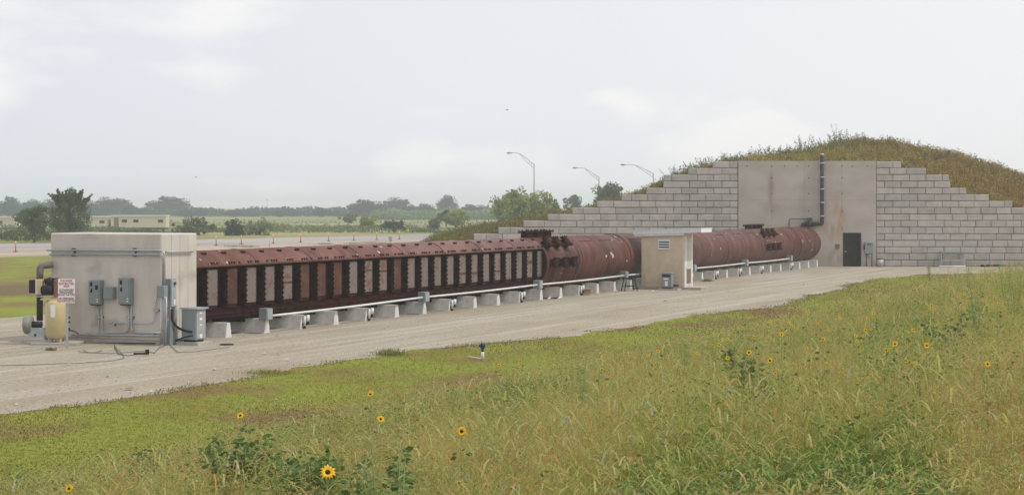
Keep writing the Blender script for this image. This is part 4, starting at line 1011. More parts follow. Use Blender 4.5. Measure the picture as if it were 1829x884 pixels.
# trailers
def trailer(px0, px1, py0, py1, label, wins, open_=False):
    Y = 292; s = F/Y; L_ = (px1-px0)/s; z0, z1 = max(0.1, z_at(py1, Y)), z_at(py0, Y)
    t = thing('site_trailer', label, 'trailer', ((px0-HX)/s, Y, 0), 0, 'cream site trailers beyond the field')
    MB().box(0, L_, 0, 3, .35, z1-.18).build('body', M['trailer'], t); MB().box(-.1, L_+.1, -.1, 3.1, z1-.18, z1).build('roof', M['trailer_roof'], t)
    MB().box(.1, L_-.1, .1, 2.9, 0, .35).build('skirt', M['dark_grey'], t)
    for f in wins: MB().box(L_*f, L_*f+.9, -.03, .0, z1-1.25, z1-.75).build('window', M['glass_dark'], t)
    MB().box(L_*.06, L_*.06+.8, -.04, 0, .45, z1-.4).build('door', mat('trailer_door', (.25, .17, .12), .7), t)
trailer(198, 296, 384.5, 404, 'long cream trailer in full view beyond the field', (.2, .41, .86))
trailer(120, 192, 386, 404, 'cream trailer half hidden behind the dark tree', (.8,))
trailer(-20, 30, 387, 404, 'cream trailer cut by the left edge of the photo', (.3,))
# broken pole, mast
p = on_ground(197, 413); t = thing('broken_pole', 'dark broken wooden pole before the long trailer', 'pole', p); MB().tube([(0, 0, 0), (-.1, 0, .7), (.05, 0, 1.1), (-.12, 0, 1.5)], [.09, .08, .09, .03], 6).build('trunk', M['bark'], t)
t = thing('radio_mast', 'very thin radio mast above the far trees', 'mast', ((477-HX)*900/F, 900, 0)); q = MB(); q.tube([(0, 0, 0), (0, 0, z_at(357, 900)-.4)], [.16, .08], 5); q.box(-.5, .5, -.05, .05, z_at(357, 900)-.4, z_at(357, 900)); q.build('mast', M['lamp_metal'], t)
# birds
for px, py, Y, lab in ((906, 196.5, 90, 'grey bird gliding high over the street lamps'), (350, 316.5, 110, 'tiny bird flying low over the far left trees')):
    p = at(px, py, Y*1.5); t = thing('bird', lab, 'bird', p, .5); q = MB()
    q.lathe([(0, -.14), (.025, -.1), (.035, 0), (.02, .09), (0, .12)], n=8, axis='x'); 
    q.poly([(-.03, .02, .01), (.05, .02, .01), (.0, .16, .06), (-.02, .16, .06)]); q.poly([(.0, .16, .06), (-.02, .16, .06), (-.1, .32, .02)])
    q.poly([(-.03, -.02, .01), (.05, -.02, .01), (.0, -.16, .06), (-.02, -.16, .06)]); q.poly([(.0, -.16, .06), (-.02, -.16, .06), (-.1, -.32, .02)])
    q.poly([(-.12, -.015, 0), (-.12, .015, 0), (-.2, .04, 0), (-.2, -.04, 0)]); q.build('body', M['bird_grey'], t)

# trees
def tree(name, label, cat, loc, h, rx, col, col2, n_cl=40, n_lf=60, leaf=.12, trunk_h=.25, ry=None, shape=1.0, spiky=0.0, grp=None, seed=0, low=.0, far=False):
    r = np.random.default_rng(seed); ry = ry or rx; t = thing(name, label, cat, loc, 0, grp)
    zc = h*(trunk_h+(1-trunk_h)/2); rz = h*(1-trunk_h)/2
    q = MB(); q.tube([(0, 0, -.1), (r.normal(0, .03)*h, 0, h*trunk_h), (r.normal(0, .04)*h, r.normal(0, .04)*h, h*.72)], [h*.035, h*.028, h*.008], 7)
    cl = r.normal(size=(n_cl, 3)); cl /= np.linalg.norm(cl, axis=1)[:, None]; cl *= r.uniform(.35, .88, (n_cl, 1))
    cl[:, 2] = np.clip(cl[:, 2], -.9+low, 1); wd = np.where(cl[:, 2] > 0, (1-cl[:, 2]**2*.3)**shape, 1)
    c = np.stack([cl[:, 0]*rx*wd, cl[:, 1]*ry*wd, zc+cl[:, 2]*rz], 1); cr_ = r.uniform(.12, .34, n_cl)*min(rx, rz)*1.1
    if far: c[:, 2] = np.maximum(c[:, 2]*.92, h*.08); c[:, :2] *= (1.12-.35*(c[:, 2:3]/h-.45))
    for i in range(min(n_cl, 9)): q.tube([(0, 0, h*trunk_h*.9), tuple(c[i]*np.array([.5, .5, .85])), tuple(c[i])], [h*.014, h*.009, h*.004], 5)
    if spiky:
        k = 34; a = r.uniform(0, 6.28, k); e = r.uniform(.2, 1.0, k)
        for i in range(k):
            b = np.array([math.cos(a[i])*rx*.45*e[i], math.sin(a[i])*ry*.45, zc+rz*.25]); d = np.array([math.cos(a[i])*.75*e[i]+r.normal(0, .1), math.sin(a[i])*.6*e[i], 1.0-.35*e[i]]); d /= np.linalg.norm(d); ln = spiky*h*r.uniform(.14, .34)
            q.tube([tuple(b), tuple(b+d*ln)], [.03, .008], 4)
            for f, rr in ((.3, .040), (.48, .032), (.64, .024), (.8, .017), (.95, .011)):
                c = np.concatenate([c, (b+d*ln*f)[None]], 0); cr_ = np.append(cr_, rr*h)
    q.build('trunk', M['bark'], t)
    m = len(c); idx = np.repeat(np.arange(m), n_lf); d = r.normal(size=(m*n_lf, 3)); d /= np.linalg.norm(d, axis=1)[:, None]
    P = c[idx] + d*(cr_[idx]*r.uniform(.2, 1.05, m*n_lf)**.5)[:, None]; P[:, 2] = np.maximum(P[:, 2], .05)
    a = r.normal(size=P.shape); a /= np.linalg.norm(a, axis=1)[:, None]; b = np.cross(a, r.normal(size=P.shape)); b /= np.linalg.norm(b, axis=1)[:, None]+1e-6
    sc = leaf*r.uniform(.6, 1.3, (len(P), 1)); mixv = np.clip(r.random(m)[idx]*.8 + r.random(len(P))*.4-.1, 0, 1)[:, None]
    C = np.array(col)*(1-mixv)+np.array(col2)*mixv; C = C*(1+r.uniform(-.2, .2, (len(P), 1)))
    V, T, C = leafs(P, a*sc, b*sc*.6, C); nmesh('crown', V, T, C, M['foliage'], t); return t
def ptree(px, pyt, pyb, wpx, label, name='tree', cat='tree', Y=None, **k):
    Y = Y or gY(pyb); s = F/Y; zt = z_at(pyt, Y); zb = k.pop('zb', 0); return tree(name, label, cat, ((px-HX)/s, Y, zb), zt-zb, wpx/2/s, **k)
G1, G2 = (.06, .09, .028), (.15, .20, .055)
ptree(126, 331, 433, 84, 'tall dark green tree with spiky top behind the concrete room', 'tree', col=G1, col2=(.16, .20, .055), n_cl=90, n_lf=110, leaf=.10, trunk_h=.03, spiky=1.0, seed=2, shape=.8)
ptree(60, 363, 434, 80, 'lower dark spreading tree at the far left', 'tree', col=G1, col2=G2, n_cl=44, n_lf=80, leaf=.13, trunk_h=.18, seed=3)
ptree(345, 389, 420, 100, 'wide dark low bush just right of the concrete room', 'bush', 'bush', col=(.06, .085, .03), col2=(.15, .18, .055), n_cl=60, n_lf=60, leaf=.14, trunk_h=-.2, seed=4, low=.1)
ptree(419, 385, 421, 46, 'dark upright bush before the far field', 'bush', 'bush', col=(.035, .05, .022), col2=(.08, .10, .035), n_cl=40, n_lf=60, leaf=.13, trunk_h=-.25, seed=5, low=.1)
ptree(463, 388, 420, 62, 'pale olive bush right of the dark upright bush', 'bush', 'bush', col=(.14, .16, .07), col2=(.23, .25, .11), n_cl=40, n_lf=50, leaf=.13, trunk_h=-.3, seed=6, low=.1)
ptree(659, 384, 414, 42, 'round bright green bush on a stem before the field', 'bush', 'bush', col=(.24, .32, .06), col2=(.36, .44, .09), n_cl=44, n_lf=60, leaf=.14, trunk_h=.2, seed=7)
ptree(815, 374, 410, 56, 'large round bright green bush left of the hill', 'bush', 'bush', col=(.20, .28, .05), col2=(.34, .42, .08), n_cl=60, n_lf=60, leaf=.17, trunk_h=.1, seed=8)
ptree(797, 374, 408, 44, 'dull brown green bush behind the bright round bush', 'bush', 'bush', Y=330, col=(.07, .075, .04), col2=(.11, .11, .055), n_cl=40, n_lf=50, leaf=.2, trunk_h=.1, seed=9)
ptree(776, 388, 413, 34, 'small pale green bush left of the large bright bush', 'bush', 'bush', col=(.12, .16, .06), col2=(.18, .22, .09), n_cl=30, n_lf=50, leaf=.15, trunk_h=.1, seed=10)
ptree(704, 391, 416, 60, 'dark ragged bush on the right of the scrub row', 'bush', 'bush', col=(.06, .07, .04), col2=(.12, .13, .06), n_cl=36, n_lf=40, leaf=.15, trunk_h=.05, seed=11, spiky=.3)
ptree(623, 378, 402, 40, 'light olive tree in the middle of the far field', 'tree', col=(.17, .20, .08), col2=(.25, .28, .11), n_cl=40, n_lf=50, leaf=.22, trunk_h=.15, seed=12)
ptree(936, 334, 400, 140, 'broad round yellow green tree behind the left wall steps', 'tree', Y=240, col=(.14, .18, .05), col2=(.36, .38, .09), n_cl=110, n_lf=90, leaf=.20, trunk_h=.05, seed=13)
ptree(1088, 323, 400, 66, 'grey green tree crown behind the middle street lamp', 'tree', Y=290, col=(.08, .10, .045), col2=(.16, .19, .08), n_cl=60, n_lf=80, leaf=.2, trunk_h=.25, seed=14)
ptree(1022, 346, 400, 36, 'small grey tree crown just above the hill edge', 'tree', Y=420, col=(.06, .075, .05), col2=(.10, .11, .06), n_cl=36, n_lf=60, leaf=.26, trunk_h=.3, seed=15)
ptree(980, 368, 400, 90, 'low yellow green thicket behind the left wall steps', 'bush', 'bush', Y=230, col=(.11, .12, .04), col2=(.16, .16, .05), n_cl=60, n_lf=60, leaf=.2, trunk_h=.02, seed=16)
# bare pale tree by the trailer
t = thing('bare_tree', 'pale leafless shrub at the right end of the long trailer', 'tree', ((300-HX)*345/F, 345, 0)); q = MB(); rr = random.Random(4)
for k in range(26):
    a = rr.uniform(-1.1, 1.1); l_ = rr.uniform(1.0, 2.3); q.tube([(0, 0, .1), (math.sin(a)*l_*.5, rr.uniform(-.3, .3), math.cos(a)*l_*.6), (math.sin(a)*l_, rr.uniform(-.5, .5), math.cos(a)*l_+rr.uniform(-.2, .2))], [.06, .04, .015], 4)
q.build('trunk', mat('pale_bark', (.45, .42, .38), .9), t)
# far tree belt: prototypes and copies
protos = []
FG1, FG2 = (.018, .034, .028), (.045, .068, .045)
far = [(16, 347, 34, 0), (58, 352, 40, 1), (88, 353, 36, 2), (160, 358, 36, 1), (188, 349, 42, 2), (214, 351, 40, 0), (235, 364, 30, 1), (258, 367, 30, 1), (299, 347, 70, 0), (330, 372, 34, 2), (359, 370, 20, 1), (392, 375, 34, 2), (417, 373, 28, 0),
       (446, 375, 34, 1), (470, 376, 30, 2), (498, 375, 24, 0), (522, 374, 30, 2), (548, 378, 30, 1), (571, 368, 26, 0), (600, 376, 32, 1), (625, 376, 28, 2), (649, 353, 54, 0), (676, 362, 30, 1), (706, 350, 52, 2), (734, 362, 26, 1), (757, 361, 36, 0),
       (799, 344, 34, 3), (838, 362, 32, 0), (860, 364, 30, 2), (884, 366, 30, 1), (690, 372, 44, 2), (770, 370, 40, 1)]
for kx in range(4):
    p_ = tree('far_tree', 'x', 'tree', (0, 0, 0), 10.0, 5.0, FG1, FG2, n_cl=80, n_lf=80, leaf=.30, far=True, trunk_h=.0, seed=50+kx, shape=2.6 if kx == 3 else 1.0, grp='trees of the far tree belt')
    protos.append(p_)
used = set()
for i, (px, pyt, w, kx) in enumerate(far):
    Y = 625 + (i % 3)*30; s = F/Y; h = z_at(pyt, Y)
    o = protos[kx] if kx not in used else copy_tree(protos[kx]); used.add(kx)
    o.location = ((px-HX)/s, Y, -.1); o.scale = (w/s/10*1.12, w/s/10*1.12, h/10.0)
    near = {0: 'at the left edge', 8: 'right of the long trailer, broadest crown'}.get(i)
    o['label'] = f'hazy blue {"cone shaped " if kx == 3 else ""}tree, {ordn(i)} from the left in the far belt' if i < 30 else f'low hazy tree filling the belt {"below the paired tall crowns" if i == 30 else "left of the cone shaped tree"}'
def belt(name, label, Y, x0, x1, h0, h1, dep, n, leaf, c1, c2, seed):
    r = np.random.default_rng(seed); x = r.uniform(x0, x1, n); y = Y + r.uniform(-dep, dep, n); hh = h0+(h1-h0)*np.clip(fnoise(x*.11, y*.05, seed)*2-.5, 0, 1.2)
    z = r.random(n)**.8*hh; P = np.stack([x, y, z], 1); a = r.normal(size=P.shape); a /= np.linalg.norm(a, axis=1)[:, None]; b = np.cross(a, r.normal(size=P.shape)); sc = leaf*r.uniform(.6, 1.3, (n, 1))
    mx_ = np.clip(fnoise(x*.15, y*.05, seed+5)[:, None]*1.2-.1 + r.uniform(-.2, .2, (n, 1)), 0, 1); C = np.array(c1)*(1-mx_)+np.array(c2)*mx_
    V, T, C = leafs(P, a*sc, b*sc*.6, C); o = nmesh(name, V, T, C, M['foliage']); tag(o, label, 'scrub', kind='stuff')
belt('far_woods', 'hazy low woods along the horizon', 690, -250, 50, .8, 3.6, 30, 30000, .5, FG1, (.06, .075, .04), 61)
belt('far_scrub', 'pale green scrub before the far tree belt', 520, -42, 0, .6, 3.0, 25, 8000, .5, (.15, .21, .08), (.24, .30, .12), 62)
belt('roadside_scrub', 'dark green scrub row beyond the far road', 262, -90, -8, .1, 1.3, 5, 9000, .17, (.10, .13, .045), (.20, .24, .08), 63)
belt('field_scrub', 'scattered olive scrub in the far field', 380, -120, -5, .1, .8, 70, 4000, .16, (.12, .14, .05), (.26, .23, .10), 64)
belt('left_scrub', 'green weeds under the two left trees', 200, -64, -42, .3, 1.2, 5, 5000, .13, (.05, .07, .025), (.11, .13, .045), 65)
# brushy weeds at the left toe of the hill
def toe():
    n = 16000; px = RNG.uniform(742, 1000, n); y = RNG.uniform(WY+1, WY+16, n); x = (px-HX)*y/F
    z = hill_h(x, y); hh = RNG.uniform(.2, .9, n)*np.clip((px-742)/40, .3, 1)
    P = np.stack([x, y, z + hh*RNG.uniform(.1, 1, n)], 1); d = rdir(n)*RNG.uniform(.03, .09, (n, 1)); e = np.cross(d, rdir(n))*.6
    g = fnoise(x*.5, y*.3, 77)[:, None]; C = np.where(g > .5, np.array([[.19, .155, .045]]), np.array([[.12, .14, .04]])); C = np.where(RNG.random((n, 1)) < .18, np.array([[.17, .09, .035]]), C)*(1+RNG.uniform(-.25, .25, (n, 1)))
    V, T, C = leafs(P, d, e, C); tag(nmesh('toe_weeds', V, T, C, M['foliage']), 'yellow brown weeds at the left foot of the hill', 'weeds', kind='stuff')
toe()

# ------------------------------------------------------------------ near vegetation
def scatter(n, y0, y1, px0=-220, px1=2350, pw=1.35, vlim=(-99, 99)):
    # even enough cover in the picture: more stems per square metre close by, fewer far off
    t = RNG.random(n); Y = (y0**(1-pw) + t*(y1**(1-pw)-y0**(1-pw)))**(1/(1-pw)) if pw != 1 else y0*(y1/y0)**t
    px = RNG.uniform(px0, px1, n); X = (px-HX)*Y/F; u, v = X*tU[0]+Y*tU[1], X*nV[0]+Y*nV[1]
    k = (v > vlim[0]) & (v < vlim[1]); return X[k], Y[k], u[k], v[k]
edge_y = np.array([p[1] for p in EDGE]); edge_x = np.array([p[0] for p in EDGE])
def inside_lawn(X, Y):                                 # on the camera's side of the gravel edge
    px = X*F/Y+HX; epx = edge_x*F/edge_y+HX; return Y < np.interp(px, epx, edge_y)
def lawn():
    X, Y, u, v = scatter(450000, 22, 104, pw=.9); k = inside_lawn(X, Y-.15); X, Y, u, v = X[k], Y[k], u[k], v[k]
    n = len(X); d = fnoise(X*.28, Y*.16, 8, 4)*1.7-.335; e = fnoise(X*1.7, Y*1.0, 18, 3)
    z = mound(X, Y); P = np.stack([X, Y, z-.01], 1)
    gpal = np.array([(.245, .255, .032), (.205, .24, .028), (.165, .185, .03), (.25, .185, .05), (.20, .12, .05)])
    q = d + RNG.uniform(-.10, .10, n) + .25*(e-.5); idx = np.where(q > .58, 0, np.where(q > .49, 1, np.where(q > .435, 2, np.where(q > .385, 3, 4))))
    C = gpal[idx]*(1+RNG.uniform(-.2, .2, (n, 1)))
    sc = np.maximum(1, Y/38); h = RNG.uniform(.018, .05, n)*sc**.6*(1+.8*e); 
    V, T, C = merge([blades(P, h, RNG.uniform(.008, .016, n)*sc, RNG.uniform(0, 6.28, n), RNG.uniform(.5, 1.5, n), C)])
    tag(nmesh('lawn_grass', V, T, C, M['foliage']), 'short mown green and yellow grass beside the gravel', 'grass', kind='stuff')
    # ragged taller fringe along the gravel edge
    n = 9000; i = RNG.integers(0, len(gr_pts)-1, n); t = RNG.random(n); g = np.array(gr_pts); p = g[i]*(1-t[:, None])+g[i+1]*t[:, None]; p += RNG.normal(0, .22, (n, 2)); w = fnoise(p[:, 0]*.8, p[:, 1]*.8, 44); k = w > .5; p = p[k]; w = w[k]; n = len(p)
    P = np.stack([p[:, 0], p[:, 1], np.zeros(n)], 1); C = np.where(RNG.random((n, 1)) < .5, np.array([[.20, .23, .07]]), np.array([[.30, .23, .10]]))*(1+RNG.uniform(-.25, .25, (n, 1)))
    V, T, C = blades(P, RNG.uniform(.03, .11, n)*(w*1.6), RNG.uniform(.012, .03, n), RNG.uniform(0, 6.28, n), RNG.uniform(.6, 1.6, n), C)
    tag(nmesh('edge_grass', V, T, C, M['foliage']), 'ragged grass fringe along the gravel edge', 'grass', kind='stuff')
lawn()
def stones():
    n = 16000; X, Y, u, v = scatter(n, 30, 100, pw=1.1, vlim=(-43, -18)); k = ~inside_lawn(X, Y+.1) | (RNG.random(len(X)) < .015); X, Y, v, u = X[k], Y[k], v[k], u[k]
    k = (fnoise(X*.5, Y*.5, 90, 3) > .47) ; X, Y = X[k], Y[k]; n = len(X)
    sz = RNG.uniform(.010, .032, n)*(1+2.2*(RNG.random(n) < .02)); P = np.stack([X, Y, np.full(n, .006)], 1)
    o8 = np.array([(1, 0, .35), (.3, .9, .3), (-.8, .5, .4), (-.7, -.6, .3), (.4, -.9, .35), (0, 0, .9)]); V = (P[:, None, :] + o8[None]*sz[:, None, None]*RNG.uniform(.7, 1.3, (n, 6, 1))).reshape(-1, 3)
    b = np.arange(n)[:, None]*6; T = np.concatenate([b+[i, (i+1) % 5, 5] for i in range(5)], 0)
    c = np.where(RNG.random((n, 1)) < .55, np.array([[.42, .38, .31]]), np.array([[.24, .21, .17]]))*(1+RNG.uniform(-.2, .25, (n, 1)))
    m = mat('stone', (.3, .3, .3), .9, attr=True); tag(nmesh('gravel_stones', V, T, np.repeat(c, 6, 0), m), 'loose pale stones scattered over the gravel', 'stones', kind='stuff')
stones()
def weeds():
    parts = []
    def pts(n, y0, y1, pw):
        X, Y, u, v = scatter(n, y0, y1, pw=pw, vlim=(-18.2, 60))
        lim = -17.0 + 1.4*(fnoise(u*.12, v*.12, 71)-.5)*2
        den = np.clip((v-lim)/2.2, 0, 1)*np.clip((101-u)/12, 0, 1); k = (RNG.random(len(X)) < den) & inside_lawn(X, Y+.4)
        X, Y, u, v = X[k], Y[k], u[k], v[k]; grow = np.clip((v+17.4)/3.8, .22, 1)*np.clip((108-u)/30, .4, 1)*(1+(.35+.5*np.clip((X*F/Y+HX-1600)/200, 0, 1)*fnoise(X*.6, Y*.6, 99))*np.clip((X*F/Y+HX-1350)/300, 0, 1)*np.clip((Y-30)/20, 0, 1))*(1-.35*np.clip((14-Y)/4, 0, 1))
        return X, Y, mound(X, Y), grow, fnoise(X*.5, Y*.3, 51, 4), fnoise(X*2.3, Y*1.5, 52, 3), fnoise(X*.18, Y*.12, 53, 3)
    dist = lambda Y: np.maximum(1, Y/20.0)
    # A green and straw blades
    X, Y, z, gr, n1_, n2_, n3_ = pts(600000, 8.3, 92, 1.15); n = len(X); P = np.stack([X, Y, z-.02], 1)
    pal = np.array([(.26, .33, .06), (.38, .41, .08), (.48, .45, .11), (.56, .47, .17), (.18, .25, .055)])
    q = (n1_*.45 + n2_*.3 + n3_*.25 - .5)*1.3 + .455 + RNG.uniform(-.12, .12, n); idx = np.where(q > .60, 3, np.where(q > .51, 2, np.where(q > .43, 1, np.where(q > .345, 0, 4))))
    C = pal[idx]*(1+RNG.uniform(-.25, .25, (n, 1)))
    parts.append(blades(P, RNG.uniform(.25, .72, n)*gr*(.75+.5*n2_), RNG.uniform(.004, .010, n)*dist(Y), RNG.uniform(0, 6.28, n), RNG.uniform(.1, .95, n), C))
    # B seed heads: fine stems with branching tan spikelets
    X, Y, z, gr, n1_, n2_, n3_ = pts(46000, 8.3, 92, 1.25); k = n1_*.5+n2_*.5 > .44; X, Y, z, gr, n1_, n3_ = X[k], Y[k], z[k], gr[k], n1_[k], n3_[k]; n = len(X)
    P = np.stack([X, Y, z-.02], 1); h = RNG.uniform(.55, .95, n)*gr; yaw = RNG.uniform(0, 6.28, n); lean = RNG.uniform(.05, .5, n)
    Cs = np.array([(.50, .42, .17)])*(1+RNG.uniform(-.2, .2, (n, 1))); red = RNG.random((n, 1)) < .25; Cs = np.where(red, Cs*np.array([[.95, .66, .6]]), Cs)
    parts.append(blades(P, h, .0035*dist(Y), yaw, lean, Cs*.75))
    d = np.stack([np.cos(yaw), np.sin(yaw), 0*yaw], 1)
    for _ in range(13):
        f = RNG.uniform(.5, 1.0, n)[:, None]; c = P + np.array([0, 0, 1.0])*(h[:, None]*f*(1-.42*lean[:, None]*f)) + d*(lean*h)[:, None]*.9*f**2 + RNG.normal(0, .045, (n, 3))*(1.35-f)*1.2
        a = rdir(n, .6)*(RNG.uniform(.008, .022, (n, 1))*dist(Y)[:, None]**.7); b = np.cross(a, rdir(n)); b = b/np.linalg.norm(b, axis=1)[:, None]*(RNG.uniform(.0018, .0042, (n, 1))*dist(Y)[:, None])
        parts.append(leafs(c, a, b, Cs*(1+RNG.uniform(-.15, .2, (n, 1)))))
    # C broad leafed plants in dark green patches
    X, Y, z, gr, n1_, n2_, n3_ = pts(20000, 8.3, 92, 1.25); pxx = X*F/Y+HX
    k = (n1_*.4+n2_*.6 < .40) | ((pxx < 760) & (n2_ > .5)); X, Y, z, gr, n2_ = X[k], Y[k], z[k], gr[k], n2_[k]; n = len(X); P = np.stack([X, Y, z], 1)
    h = RNG.uniform(.35, .8, n)*gr; base = np.array([(.15, .215, .065)])*(1+RNG.uniform(-.3, .6, (n, 1)))
    for _ in range(20):
        f = RNG.uniform(.15, 1, n)[:, None]; rad = RNG.uniform(.02, .14, (n, 1)); an_ = RNG.uniform(0, 6.28, n); dd = np.stack([np.cos(an_), np.sin(an_), 0*an_], 1)
        c = P + np.array([0, 0, 1.0])*h[:, None]*f + dd*rad; a = (dd + np.stack([0*an_, 0*an_, RNG.uniform(-.7, .5, n)], 1)); a = a/np.linalg.norm(a, axis=1)[:, None]*RNG.uniform(.012, .026, (n, 1))*dist(Y)[:, None]**.4
        b = np.cross(a, rdir(n)); b = b/np.linalg.norm(b, axis=1)[:, None]*np.linalg.norm(a, axis=1)[:, None]*.5
        parts.append(leafs(c, a, b, base*(1+RNG.uniform(-.2, .35, (n, 1)))))
    # D long arching leaves, a few coloured pale as painted highlights, some straw stalks
    X, Y, z, gr, n1_, n2_, n3_ = pts(36000, 8.6, 85, 1.2); n = len(X); P = np.stack([X, Y, z+RNG.uniform(.2, .62, n)*gr], 1); C = np.where(RNG.random((n, 1)) < .03, np.array([[.42, .46, .36]]), np.where(RNG.random((n, 1)) < .4, np.array([[.24, .31, .08]]), np.where(RNG.random((n, 1)) < .6, np.array([[.40, .42, .12]]), np.array([[.50, .43, .18]])))); C = np.where(RNG.random((n, 1)) < .07, np.array([[.50, .30, .09]]), C)*(1+RNG.uniform(-.2, .2, (n, 1)))
    yaw = RNG.uniform(0, 6.28, n); ln = RNG.uniform(.15, .5, n)*gr; w = RNG.uniform(.006, .015, n)*(1+.02*Y); d = np.stack([np.cos(yaw), np.sin(yaw), 0*yaw], 1); p = np.stack([-np.sin(yaw), np.cos(yaw), 0*yaw], 1)
    K = 5; ts = np.linspace(0, 1, K); rows = []
    for t_ in ts:
        c = P + d*(ln*t_)[:, None]*.9 + np.array([0, 0, 1.0])*(ln*(1.0*t_-1.05*t_**2)*1.1)[:, None]; ww = (w*(1-t_**2*.95)/2)[:, None]; rows += [c-p*ww, c+p*ww]
    V = np.stack(rows, 1).reshape(-1, 3); bidx = np.arange(n)[:, None]*(2*K); T = np.concatenate([np.concatenate([bidx+[2*j, 2*j+1, 2*j+3], bidx+[2*j, 2*j+3, 2*j+2]], 0) for j in range(K-1)], 0)
    parts.append((V, T, np.repeat(C, 2*K, 0)))
    V, T, C = merge(parts); tag(nmesh('meadow_weeds', V, T, C, M['foliage']), 'tall wild grass and weeds with tan seed heads in the foreground', 'weeds', kind='stuff')
    print('weeds tris', len(T))
weeds()

# individual plants found by where their top shows
def foot_for(px, py, h):
    lo, hi = 6.0, 110.0
    for _ in range(50):
        m = (lo+hi)/2; zr = z_at(py, m); x = (px-HX)*m/F
        if zr-float(mound(x, m)) > h: lo = m
        else: hi = m
    x = (px-HX)*lo/F; return Vector((x, lo, float(mound(x, lo))))
def sunflower(px, py, h, r, label, heads=1, seed=0, grp='wild sunflowers in the meadow', extra_leaves=1.0):
    rn = np.random.default_rng(seed+900); b = foot_for(px, py, h); t = thing('sunflower', label, 'flower', b, 0, grp)
    st = MB(); parts = []
    for k in range(heads):
        dk = MB(); pe = dk
        tip = Vector((0, 0, h)) if k == 0 else Vector((rn.uniform(-.35, .35), rn.uniform(-.2, .2), h*rn.uniform(.62, .98)))
        st.tube([(0, 0, 0), tuple(tip*.5+Vector((0, 0, h*.06))), tuple(tip)], [.006, .004, .003], 5)
        nrm = Vector((rn.uniform(-.5, .5), -1, rn.uniform(-.1, .7))).normalized(); a = nrm.orthogonal().normalized(); c = nrm.cross(a)
        ce = tip + nrm*.015; dead = k > 0 and rn.random() < .45
        R_ = r*(1 if k == 0 else rn.uniform(.6, .9)); nn = 10; bi = len(dk.v)
        for q in range(nn): th = 6.283*q/nn; dk.v.append(tuple(ce + a*math.cos(th)*R_*.33 + c*math.sin(th)*R_*.33))
        dk.v.append(tuple(ce + nrm*R_*.25))
        for q in range(nn): dk.face((bi+q, bi+(q+1) % nn, bi+nn), 0, True)
        if not dead:
            m_ = 13
            for q in range(m_):
                th = 6.283*q/m_ + rn.uniform(-.1, .1); d = a*math.cos(th)+c*math.sin(th); e = nrm.cross(d); Rq = R_*rn.uniform(.85, 1.1); w = R_*.17
                pe.poly([ce+d*R_*.28-e*w*.6, ce+d*Rq*.62-e*w+nrm*.004, ce+d*Rq-nrm*.008, ce+d*Rq*.62+e*w+nrm*.004, ce+d*R_*.28+e*w*.6], 1)
        dk.build('flower_head' if not dead else 'seed_head', [M['seed'], M['petal']], t)
    n = int(26*extra_leaves*max(1, h)); f = rn.uniform(.1, .92, n); an_ = rn.uniform(0, 6.28, n); dd = np.stack([np.cos(an_), np.sin(an_), rn.uniform(-.5, .3, n)], 1); ll = rn.uniform(.016, .036, (n, 1))
    c = np.stack([0*f, 0*f, f*h], 1)+dd*(ll+.03); a = dd*ll; b_ = np.cross(a, rn.normal(size=a.shape)); b_ = b_/np.linalg.norm(b_, axis=1)[:, None]*ll*.6
    V, T, C = leafs(c, a, b_, np.array([(.10, .15, .05)])*(1+rn.uniform(-.2, .5, (n, 1)))); nmesh('leaves', V, T, C, M['foliage'], t)
    st.build('stem', M['stem_green'], t)
    return t
sunflower(585, 845, .95, .042, 'largest yellow sunflower low in the foreground left of centre', seed=1)
sunflower(430, 743, 1.05, .040, 'single sunflower above a leafy clump left of centre', seed=2)
sunflower(125, 873, .75, .040, 'sunflower at the bottom left corner', seed=3)
sunflower(662, 704, .95, .042, 'sunflower above the weeds in front of the mown strip', seed=4)
sunflower(679, 749, .85, .040, 'half turned small sunflower right below the upper middle one', seed=5)
sunflower(891, 652, .6, .045, 'left of two tiny sunflowers near the white riser pipe', seed=6)
sunflower(929, 644, .6, .045, 'right of two tiny sunflowers near the white riser pipe', seed=7)
sunflower(1763, 651, .7, .030, 'lone sunflower among tan grass on the far right', seed=8)
sunflower(824, 770, .8, .040, 'faded sunflower in the middle of the foreground weeds', seed=9)
k = 0
for (px, py) in [(1336, 568), (1354, 590), (1322, 581), (1376, 574), (1393, 566), (1408, 577), (1417, 584), (1346, 602), (1375, 644), (1338, 630), (1300, 640), (1440, 560), (1452, 537), (1428, 548), (1460, 578), (1470, 606), (1396, 598), (1284, 616), (1545, 590), (1527, 600), (1560, 560), (1500, 570), (1655, 618), (1630, 590), (1598, 615),
                 (1698, 512), (1712, 530), (1722, 526), (1738, 520), (1748, 522), (1757, 533), (1782, 543), (1680, 524), (1664, 546), (1800, 530), (1618, 530), (1643, 512), (1540, 512), (1500, 540), (1175, 628), (1158, 636), (1075, 660), (1230, 598)]:
    sunflower(px, py, RNG.uniform(.74, .95), RNG.uniform(.025, .035), f'{ordn(k)} small sunflower of the scattered right-hand group', heads=3, seed=20+k, grp='small sunflowers on the right of the meadow', extra_leaves=.8); k += 1
